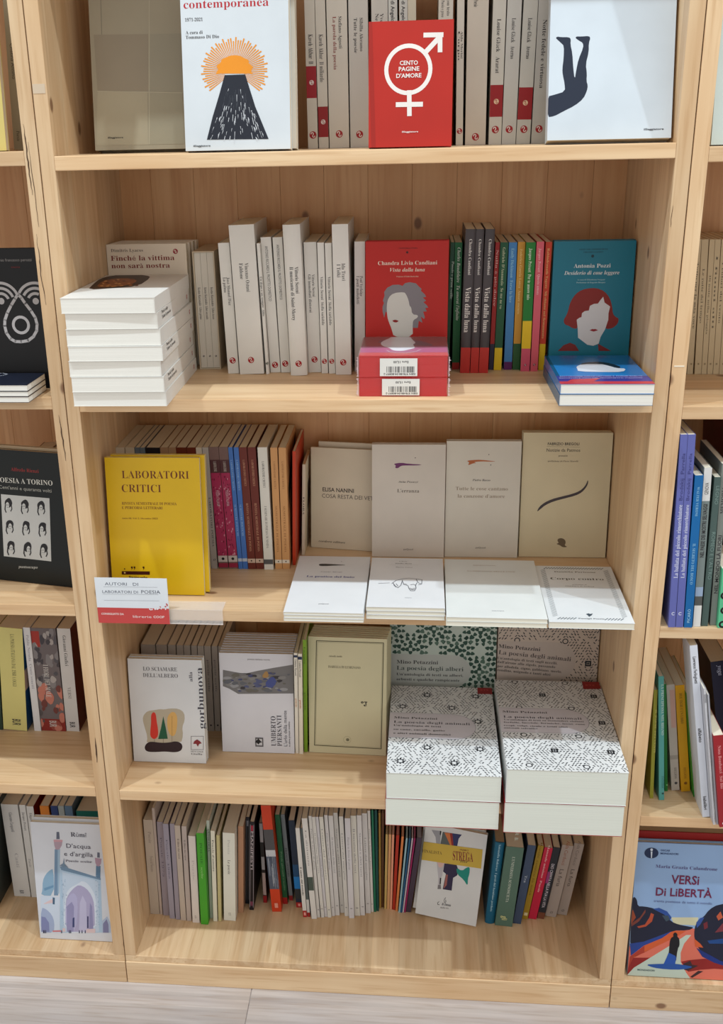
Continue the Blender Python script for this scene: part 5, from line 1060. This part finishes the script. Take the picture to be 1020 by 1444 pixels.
def spl(*a, **k): k.setdefault('W', .15); return SP(ZLD, *a, **k)
b = spl(-25, 4, 1029, -36, 886, (40, 60, 50), 'dark spine cut by the left edge of the photo, fourth shelf of the left bookcase')
b = spl(5.4, 43.4, 1031, -3, 886.8, (208, 200, 128), 'thick pale yellow-green spine on the left bookcase', W=.16); b.st('LA POESIA ITALIANA DAL 1960 A OGGI', 895, 968, (110, 106, 70), hf=.14, fa=.5); b.st('BUR', 1015, 1024, INK, hf=.3, style='sansb')
b.rect(0, 0, 1, .40, (22, 74, 120)); b.rect(0, .60, 1, 1, (22, 74, 120)); b.rect(0, .40, 1, .6, (196, 170, 160))
b = spl(48.6, 58.8, 1031, 32, 885, (214, 214, 216), 'narrow white spine between the yellow-green and the painted one'); b.st('Pablo Neruda  Cento sonetti', 895, 970, (150, 150, 160), hf=.34)
b = spl(59.2, 93.4, 1031, 42.6, 885.8, (108, 100, 102), 'thick spine covered by a grey and red painting'); rr = random.Random(21)
b.rect(0, .82, .32, .97, (160, 52, 44), 'spine'); b.rect(0, 0, 1, .12, (136, 46, 40), 'spine')
for i in range(60):
    u, v_ = rr.random(), rr.random(); s_ = rr.uniform(.06, .2); red = v_ < .42
    pts = [(max(0, min(1, u+s_*math.cos(t)*rr.uniform(.5, 1.2)))*b.T, max(0, min(1, v_+s_*.35*math.sin(t)*rr.uniform(.5, 1.2)))*b.H) for t in (0, 1, 2, 3, 4, 5)]
    b.P(smooth(pts, 1), rr.choice(((150, 76, 66), (190, 120, 104), (110, 60, 56), (84, 78, 80)) if red else ((84, 82, 88), (130, 126, 128), (70, 66, 72), (168, 162, 160))), 'spine', px=False)
b.st('I FIORI DEL MALE', 936, 982, (214, 210, 206), hf=.2, fa=.45); b.st('BUR', 1016, 1025, (200, 190, 186), hf=.28, style='sansb')
b = spl(94.2, 112.3, 1031.4, 80, 886.4, (206, 204, 202), 'white spine with a dark red side, last before the left bookcase\'s right panel', W=.15); b.st('Giovanni Giudici', 896, 938, INK, hf=.26); b.st('VERSI', 968, 984, (130, 128, 128), hf=.26); b.st('BUR', 1018, 1026, INK, hf=.4, style='sansb'); b.rect(0, 0, 1, 1, (84, 20, 20)); b.P([(b.W*.3, b.H*.4), (b.W*.7, b.H*.45), (b.W*.6, b.H*.75), (b.W*.35, b.H*.68)], (150, 30, 34), px=False, sm=1)

def spm(*a, **k): k.setdefault('W', .15); return SP(ZE, *a, **k)
b = spm(-22, 6.5, 1280, -30, 1140, (54, 62, 60), 'dark grey spine at the left edge of the photo, bottom shelf')
b = spm(20.4, 43.3, 1264, 1, 1134, (214, 212, 208), 'widest white spine on the bottom shelf of the left bookcase'); b.st('Giacomo Leopardi', 1145, 1172, (90, 90, 94), hf=.2); b.st('Canti', 1202, 1222, (170, 168, 170), hf=.2); b.st('BUR', 1255, 1260, (90, 90, 94), hf=.24, style='sansb')
b = spm(44.8, 53.3, 1265.4, 26.8, 1135, (214, 212, 208), 'left one of two narrow white spines beside the mosque cover'); b.st('Jacques Prévert', 1145, 1170, (80, 80, 84), hf=.36); b.st('Poesie', 1210, 1222, (150, 150, 152), hf=.36)
b = spm(53.8, 63.5, 1267, 36.8, 1137, (214, 212, 208), 'right one of two narrow white spines beside the mosque cover'); b.st('Edgar Masters', 1146, 1172, (80, 80, 84), hf=.34); b.st('Spoon', 1208, 1224, (150, 150, 152), hf=.34); b.rect(0, 0, 1, 1, (128, 30, 22))
for x0, x1, c, lab in ((55.7, 68.5, (214, 126, 34), 'orange book top behind the mosque cover'), (71, 81, (38, 62, 120), 'navy blue book top behind the mosque cover'), (81.4, 90, (176, 186, 186), 'pale grey book top behind the mosque cover'), (90.6, 101.5, (110, 140, 172), 'light blue book top behind the mosque cover'), (107, 139, (40, 134, 124), 'wide teal book top behind the mosque cover')):
    spm(x0+19, x1+19-.5, 1269, x0, 1136.5 if x0 < 100 else 1143.5, c, lab)
K = cr(50, 1150, 7.809)
b = FR(ZE, (57, 1322.5), (158.4, 1328), (59.2, 1159.6), 0.009, (206, 208, 214), 'pale cover with a watercolour mosque gate and minarets', lean=6, yaw=True)
bl, lv, vi, pk = (140, 168, 192), (186, 196, 216), (168, 162, 192), (212, 188, 190)
b.P(K((60, 880), (78, 820), (80, 720), (110, 650), (160, 600), (200, 585), (205, 885)), (134, 166, 190), sm=1).P(K((95, 800), (200, 765), (200, 790), (100, 830)), (104, 142, 172))
b.P(K((268, 560), (720, 700), (740, 1290), (270, 1290)), (168, 190, 210)).P(K((268, 560), (300, 560), (720, 690), (718, 712), (285, 600)), (110, 136, 160)).P(K((296, 620), (690, 720), (700, 1280), (310, 1280)), (186, 200, 216))
b.P(K((315, 1290), (318, 950), (340, 850), (390, 790), (470, 750), (520, 715), (590, 760), (650, 860), (670, 960), (672, 1290)), (206, 214, 226), sm=1)
b.P(K((330, 1280), (333, 950), (360, 870), (420, 800), (480, 760), (560, 800), (620, 880), (650, 980), (655, 1280)), vi, sm=1)
b.P(K((333, 960), (380, 870), (430, 850), (470, 930), (450, 1280), (333, 1280)), (176, 172, 204), sm=1).P(K((345, 1000), (400, 950), (425, 1000), (420, 1280), (345, 1280)), (146, 142, 178)).P(K((480, 1280), (490, 960), (520, 880), (560, 960), (565, 1280)), (186, 182, 208)).P(K((590, 1280), (600, 960), (625, 1000), (640, 1280)), (140, 136, 172)).P(K((410, 1130), (430, 1120), (430, 1230), (408, 1230)), (60, 66, 110)).P(K((570, 1110), (585, 1110), (585, 1240), (570, 1240)), (50, 50, 90))
b.P(K((212, 370), (272, 370), (250, 880), (205, 880)), (112, 138, 164)).P(K((245, 370), (272, 370), (262, 860), (245, 860)), (150, 174, 194)).P(K((200, 265), (300, 268), (290, 330), (262, 375), (222, 375), (208, 330)), (170, 148, 160)).P(K((200, 265), (300, 268), (298, 290), (202, 290)), (196, 150, 158)).P(K((232, 180), (262, 180), (268, 260), (230, 260)), (96, 100, 116))
b.P(K((668, 550), (718, 555), (715, 690), (665, 685)), (92, 122, 150)).P(K((655, 465), (728, 475), (722, 530), (700, 560), (675, 555), (660, 520)), (170, 140, 156)).P(K((682, 405), (708, 408), (710, 465), (680, 462)), (100, 102, 118))
b.P(K((58, 885), (200, 890), (262, 900), (270, 1290), (58, 1290)), (196, 206, 220)).P(K((90, 970), (190, 915), (210, 960), (100, 975)), pk).P(K((62, 1010), (120, 1030), (180, 1090), (210, 1170), (205, 1290), (62, 1290)), (156, 168, 196), sm=1).P(K((65, 1110), (110, 1120), (150, 1180), (155, 1280), (65, 1280)), (124, 130, 170)).P(K((190, 900), (215, 905), (212, 980), (190, 975)), (70, 96, 120))
b.P(K((735, 1160), (790, 1110), (825, 1180), (828, 1290), (735, 1290)), (170, 184, 206)).P(K((745, 1190), (785, 1140), (805, 1200), (808, 1290), (745, 1290)), (126, 126, 160))
for x in (85, 95, 110, 285, 370, 385, 480, 510, 545): b.P(K((x, 1262), (x+8, 1262), (x+10, 1295), (x-2, 1295)), (56, 58, 84))
b.P(K((190, 1265), (280, 1262), (285, 1280), (190, 1282)), (196, 120, 126)).P(K((300, 1240), (330, 1240), (330, 1280), (300, 1280)), pk).P(K((560, 1250), (660, 1245), (660, 1290), (560, 1290)), pk)
rr = random.Random(31)
for i in range(70): x, y = rr.uniform(285, 345) if i % 2 else rr.uniform(660, 705), rr.uniform(650, 1200); b.P(K((x, y), (x+7, y+2), (x+6, y+9), (x-1, y+7)), (140, 166, 190))
b.P(K((315, 465), (322, 530), (365, 575), (265, 550), (305, 525)), (110, 130, 150))
b.T_('Rûmî', K((390, 232))[0], K((566, 236))[0], 6.6, (64, 64, 78), 'serif').T_("D'acqua", K((343, 358))[0], K((610, 362))[0], 6.4, (84, 80, 92), 'sans').T_("e d'argilla", K((318, 445))[0], K((634, 452))[0], 6.4, (84, 80, 92), 'sans').T_('Poesie scelte', K((332, 508))[0], K((622, 520))[0], 3.2, (96, 92, 104), 'serifb')
behind(b, 1, 'second copy behind the mosque cover, cream top edge', dz=.004, dx=.0035)

# ================================================================== right bookcase
b = FR(ZRA, (1003.5, 199), (1110, 196), (1013, -20), 0.014, (206, 220, 216), 'pale green-blue cover cut by the right edge of the photo, top shelf', lean=6, Y=.02, rough=.35)
def spr(z, *a, **k): k.setdefault('W', .14); return SP(z, *a, **k)
bt2 = (960, 969, 979.6, 989.4, 997.4, 1005.6, 1014.4, 1024, 1033, 1043); tp2 = (972, 981, 990, 1001, 1009, 1018, 1027.6, 1038, 1048, 1058)
for i in range(9):
    b = spr(ZRB, bt2[i], bt2[i+1]-.2, 528, tp2[i], 338, (198, 180, 146), ordn[i]+' slim cream spine counted from the left panel of the right bookcase'); b.st(('I colori del vento', 'Tutto per la mia voce', 'Le rotte del tempo', 'Di notte nella pioggia', 'I fiumi alti')[i % 5], 360+9*(i % 4), 470-8*(i % 3), (104, 92, 74), hf=.34); b.logo(513, (160, 144, 112), 1.6, (120, 104, 80))
PUR = (98, 104, 172)
for x0, x1, xt, lab in ((940, 951.8, 957, 'left'), (953, 963.7, 970.4, 'right')):
    b = spr(ZRC, x0, x1, 884.8, xt, 613, PUR, lab+' one of two tall purple-blue spines, right bookcase', W=.15); b.st('La ballata del piccolo rimorchiatore', 708, 812, (206, 210, 232), hf=.48, up=True, style='serifb'); b.st('Brodskij  Parrella', 638, 702, (58, 60, 120), hf=.4, up=True, style='sans'); b.ring(b.T/2, b.H*.075, 1.6, 2.8, (206, 210, 232), 'spine', False, 40, 320, 10)
b = spr(ZRC, 964.7, 976.5, 885.2, 980.4, 670.6, (12, 100, 164), 'blue spine with pale lettering, right bookcase', W=.13); b.st('WALTER VERONI', 686, 726, (140, 190, 220), hf=.3); b.st('IL SEGRETO DEL BOSCO', 764, 822, (140, 190, 220), hf=.34); b.st('PICARÒ', 858, 878, (170, 210, 230), hf=.34, up=True, style='sans')
b = spr(ZRC, 977.3, 988, 884, 993.6, 660, (120, 132, 130), 'spine with white ends and a grey-green middle, right bookcase', W=.13); b.rect(0, .8, 1, 1, (218, 218, 216), 'spine'); b.rect(0, 0, 1, .14, (222, 222, 218), 'spine'); b.rect(0, .14, 1, .22, (84, 86, 84), 'spine'); b.rect(0, .2, 1, .26, (150, 170, 196), 'spine'); b.st('GENOVA', 680, 696, INK, hf=.5, up=True, style='sans'); b.st('NEL PAESE DEI MOSTRI SELVAGGI', 709, 783, INK, hf=.5, up=True, style='sansb')
b = spr(ZRC, 989, 1000.6, 883, 1007.8, 673, (72, 92, 88), 'dark grey-green spine with pale outlined capitals, right bookcase', W=.13); b.st('LEGNO', 685, 710, (120, 144, 138), hf=.4, style='sans'); b.st('ROMEO E L\'ALTRO', 748, 815, (120, 144, 138), hf=.42, style='sans')
b = spr(ZRC, 1001.2, 1011, 882, 1018.5, 654, (124, 130, 124), 'grey spine with black capitals, right bookcase', W=.13); b.st('NEL MONDO LÀ FUORI', 752, 835, INK, hf=.5, up=True, style='sansb'); b.st('MEMORIA', 685, 722, INK, hf=.5, up=True)
b = spr(ZRC, 1012, 1050, 887, 1014, 800, (92, 190, 142), 'low mint green book with black rings at the right edge of the photo', W=.10, Y=.0, th=-2); b.H = .10
for i, (u, v_) in enumerate(((.18, .06), (.2, .3), (.16, .55), (.5, .15), (.55, .45))): b.ring(u*b.T, v_*b.H, 3.0, 6.2, (22, 24, 24), 'spine', False, n=16)
b = spr(ZRC, 1024, 1066, 881, 1037, 640, (120, 34, 36), 'large maroon-edged book at the right edge, right bookcase', W=.20, Y=.10, H=.30, pages=(110, 86, 70), hard=True); b.rect(.06, 0, 1, 1, (112, 118, 100), 'spine')
D_ = ZRD
b = spr(D_, 916.5, 925, 1126, 922.5, 973, (150, 150, 50), 'olive spine against the left panel of the right bookcase'); b.st('IL PAESE DEI VENTI', 1000, 1060, (200, 200, 120), hf=.3)
b = spr(D_, 926, 937.2, 1128.5, 925, 954, (86, 164, 160), 'turquoise spine, right bookcase'); b.st('LA PRINCIPESSA NEL REGNO', 965, 1035, (196, 220, 214), hf=.34); b.st('FATATRAC', 1094, 1112, (40, 100, 100), hf=.3); b.disc(b.T/2, b.H*.055, 2.0, (30, 80, 84), 'spine', False)
b = spr(D_, 937.6, 945, 1116, 935.6, 965, (34, 122, 52), 'green spine tucked behind the turquoise one'); b.disc(b.T/2, b.H*.06, 1.6, (150, 210, 140), 'spine', False)
b = spr(D_, 946.2, 960, 1115, 938.8, 966, (196, 186, 176), 'pale spine with a pinkish top, right bookcase'); b.rect(.3, .6, .8, .95, (206, 164, 150), 'spine'); b.rect(0, .3, 1, .34, (170, 160, 150), 'spine'); b.disc(b.T/2, b.H*.07, 2.6, (70, 70, 74), 'spine', False); b.st('HELIOS', 1082, 1098, (110, 104, 100), hf=.25)
b = spr(D_, 961, 975, 1116.8, 952.3, 967, (216, 158, 24), 'orange-yellow spine, right bookcase'); b.st('DUE TIGRI E UN LIBRO', 978, 1020, (120, 84, 20), hf=.28); b.disc(b.T/2, b.H*.08, 2.8, (130, 80, 20), 'spine', False); b.st('HELIOS', 1082, 1098, (150, 96, 20), hf=.25)
b = spr(D_, 978.2, 987, 1123.8, 968.6, 979.8, (40, 150, 52), 'bright green spine right of the orange-yellow one'); b.st('POESIE', 1012, 1030, (150, 210, 140), hf=.36); b.rect(.1, .07, .9, .1, (110, 190, 100), 'spine')
b = spr(D_, 991, 1001.6, 1152.8, 972.4, 911, (216, 220, 230), 'tallest white spine with black sans lettering, right bookcase', W=.055, th=-9.4); b.st('Lawrence Ferlinghetti', 926, 962, INK, hf=.42, style='sansb'); b.st('alfabeto', 1024, 1044, INK, hf=.44, style='sansb'); b.st('babalibri', 1122, 1142, INK, hf=.42, style='sansb')
b = spr(D_, 1006, 1009, 1163, 992.6, 971.5, (190, 192, 200), 'greyish spine in crumpled clear film, right bookcase', W=.06, th=-9.4); b.rect(0, .9, 1, .96, (120, 122, 132), 'spine'); b.post.append(film_box(b, upright=True))
b = spr(D_, 1010.6, 1014.8, 1163, 997, 980, (170, 172, 180), 'thin pale spine beside the film-wrapped one', W=.06, th=-9.4)
b = spr(D_, 1015, 1030, 1167, 1004.8, 1038, (156, 34, 42), 'low dark red spine with pink lettering at the right edge', W=.1, th=-9.4); b.st('Nina Bombacci  Sul filo', 1052, 1112, (226, 150, 150), hf=.3); b.rect(.3, .03, .8, .05, (226, 220, 220), 'spine')
b = spr(D_, 1016, 1041, 1130, 1002, 934, (22, 24, 56), 'tall navy book behind the low dark red one', W=.14, Y=.10); b.st('yoga', 940, 956, (190, 194, 220), hf=.25, style='ital')
b = spr(D_, 1056, 1082, 1150, 1030, 912, (206, 200, 130), 'pale yellow book top at the right edge of the photo', W=.035, Y=.06)

K = cr(880, 1180, 7.043)
b = FR(ZE, (885, 1375), (1052, 1384), (901.5, 1187.5), 0.014, (142, 172, 212), 'light blue hardback with a figure on a path between dark bushes', lean=6, yaw=True, rough=.3, hard=True, pages=(206, 190, 160))
nv, orr, rd, crl, mint = (30, 34, 54), (206, 92, 50), (142, 36, 34), (216, 112, 92), (190, 204, 190)
b.P(K((470, 800), (740, 800), (730, 880), (500, 870)), (206, 202, 168))
b.P(K((30, 1400), (30, 1100), (300, 960), (560, 900), (900, 930), (1190, 1100), (1190, 1430)), crl)
b.P(K((40, 1340), (100, 1200), (205, 1080), (470, 935), (620, 935), (540, 985), (300, 1100), (100, 1190)), orr).P(K((30, 1390), (60, 1200), (265, 1200), (90, 1310)), rd).P(K((60, 1190), (205, 1080), (205, 1150), (100, 1190), (50, 1290)), (170, 60, 44))
b.P(K((35, 1370), (100, 1300), (450, 1085), (620, 975), (670, 975), (600, 1060), (565, 1150), (565, 1240), (620, 1350), (660, 1405), (30, 1385)), mint)
b.P(K((570, 1240), (640, 1225), (800, 1210), (1190, 1270), (1190, 1330), (900, 1310), (760, 1320), (640, 1340)), rd).P(K((590, 1260), (660, 1230), (680, 1270), (740, 1280), (640, 1330), (600, 1320)), (60, 40, 44)).P(K((660, 1390), (740, 1330), (790, 1335), (680, 1400)), (60, 40, 44))
b.P(K((80, 640), (100, 590), (130, 620), (140, 690), (200, 690), (300, 710), (380, 745), (440, 790), (470, 840), (540, 870), (640, 890), (700, 900), (640, 930), (480, 930), (380, 1000), (220, 1060), (60, 1180)), nv, sm=1)
b.P(K((700, 920), (730, 830), (790, 800), (850, 720), (940, 670), (1190, 640), (1190, 1320), (960, 1240), (830, 1190), (740, 1110), (700, 1010)), nv, sm=1)
b.P(K((290, 715), (350, 705), (430, 740), (475, 800), (460, 830), (400, 770), (330, 735)), (44, 78, 150)).P(K((60, 1060), (200, 1040), (480, 935), (380, 1005), (200, 1080), (70, 1180)), (40, 66, 140))
b.P(K((130, 890), (210, 870), (255, 800), (270, 755), (300, 770), (280, 840), (220, 890), (150, 905)), (176, 76, 50)).P(K((90, 720), (120, 800), (70, 870), (75, 760)), (150, 70, 44)).P(K((75, 860), (160, 800), (215, 720), (215, 750), (150, 840), (75, 890)), (120, 60, 50)).P(K((380, 780), (440, 780), (460, 820), (420, 840)), (60, 76, 90))
b.P(K((720, 850), (760, 805), (800, 800), (760, 870), (725, 905)), (50, 80, 150)).P(K((920, 790), (960, 740), (985, 800), (940, 830)), (190, 90, 60)).P(K((905, 950), (980, 860), (1050, 840), (1050, 930)), (120, 50, 60)).P(K((790, 860), (830, 840), (835, 900), (800, 920)), (110, 40, 50)).P(K((830, 1030), (980, 1010), (1100, 1060), (850, 1060)), (30, 70, 130)).P(K((700, 1010), (760, 1060), (790, 1100), (710, 1090)), orr).P(K((720, 1100), (830, 1160), (960, 1230), (1190, 1300), (1190, 1340), (900, 1250), (780, 1190)), (30, 50, 120))
b.P(K((455, 1045), (470, 1000), (495, 990), (488, 965), (510, 945), (535, 965), (530, 990), (552, 1010), (555, 1080), (535, 1110), (515, 1260), (470, 1260), (440, 1200), (450, 1120)), (26, 26, 32), sm=1)
b.P(K((395, 1262), (420, 1210), (445, 1150), (510, 1180), (520, 1200), (510, 1262)), (40, 84, 170)).P(K((218, 1268), (300, 1262), (500, 1258), (600, 1272), (700, 1290), (590, 1318), (420, 1315), (290, 1298)), (40, 84, 160), sm=1)
b.P(K((60, 48), (154, 54), (130, 400), (100, 640), (30, 1380), (20, 1380)), (110, 140, 186)) if False else None
b.disc(*K((275, 160))[0], 12.0, (30, 46, 80), ry=10.5).P(K((268, 140), (284, 140), (290, 122), (275, 112), (262, 122)), (206, 216, 230)).P(K((268, 145), (284, 145), (279, 210), (270, 210)), (206, 216, 230))
b.T_('OSCAR', K((366, 142))[0], K((460, 145))[0], 2.8, (50, 70, 110), 'sansb').T_('MONDADORI', K((364, 172))[0], K((542, 180))[0], 2.8, (50, 70, 110), 'sansb')
b.T_('Maria Grazia Calandrone', K((316, 305))[0], K((928, 338))[0], 5.0, (84, 70, 120), 'serif', snap=False)
b.T_('VERSi', K((468, 462))[0], K((745, 475))[0], 13.5, (110, 34, 72), 'sansb', snap=False).T_('Di LiBERTÀ', K((316, 580))[0], K((874, 605))[0], 12.5, (110, 34, 72), 'sansb', snap=False).T_('trenta poetesse da tutto il mondo', K((296, 645))[0], K((875, 672))[0], 3.6, (88, 96, 140), 'sans', snap=False).T_('MONDADORI', K((135, 1325))[0], K((305, 1335))[0], 2.6, (60, 84, 90), 'sansb', snap=False)
b2 = behind(b, 1, 'red-covered book with a thick cream page top behind the light blue hardback', c=(150, 34, 32), dz=.012, gap=.003, hard=True)
b2.T = .026; b2.M.translation = b2.M.translation-b2.M.to_3x3().col[2]*.012; b2.M.translation.z = ZE+.002; b2.H += .008

convert_all(); settle()
for b in BOOKS: b.build()
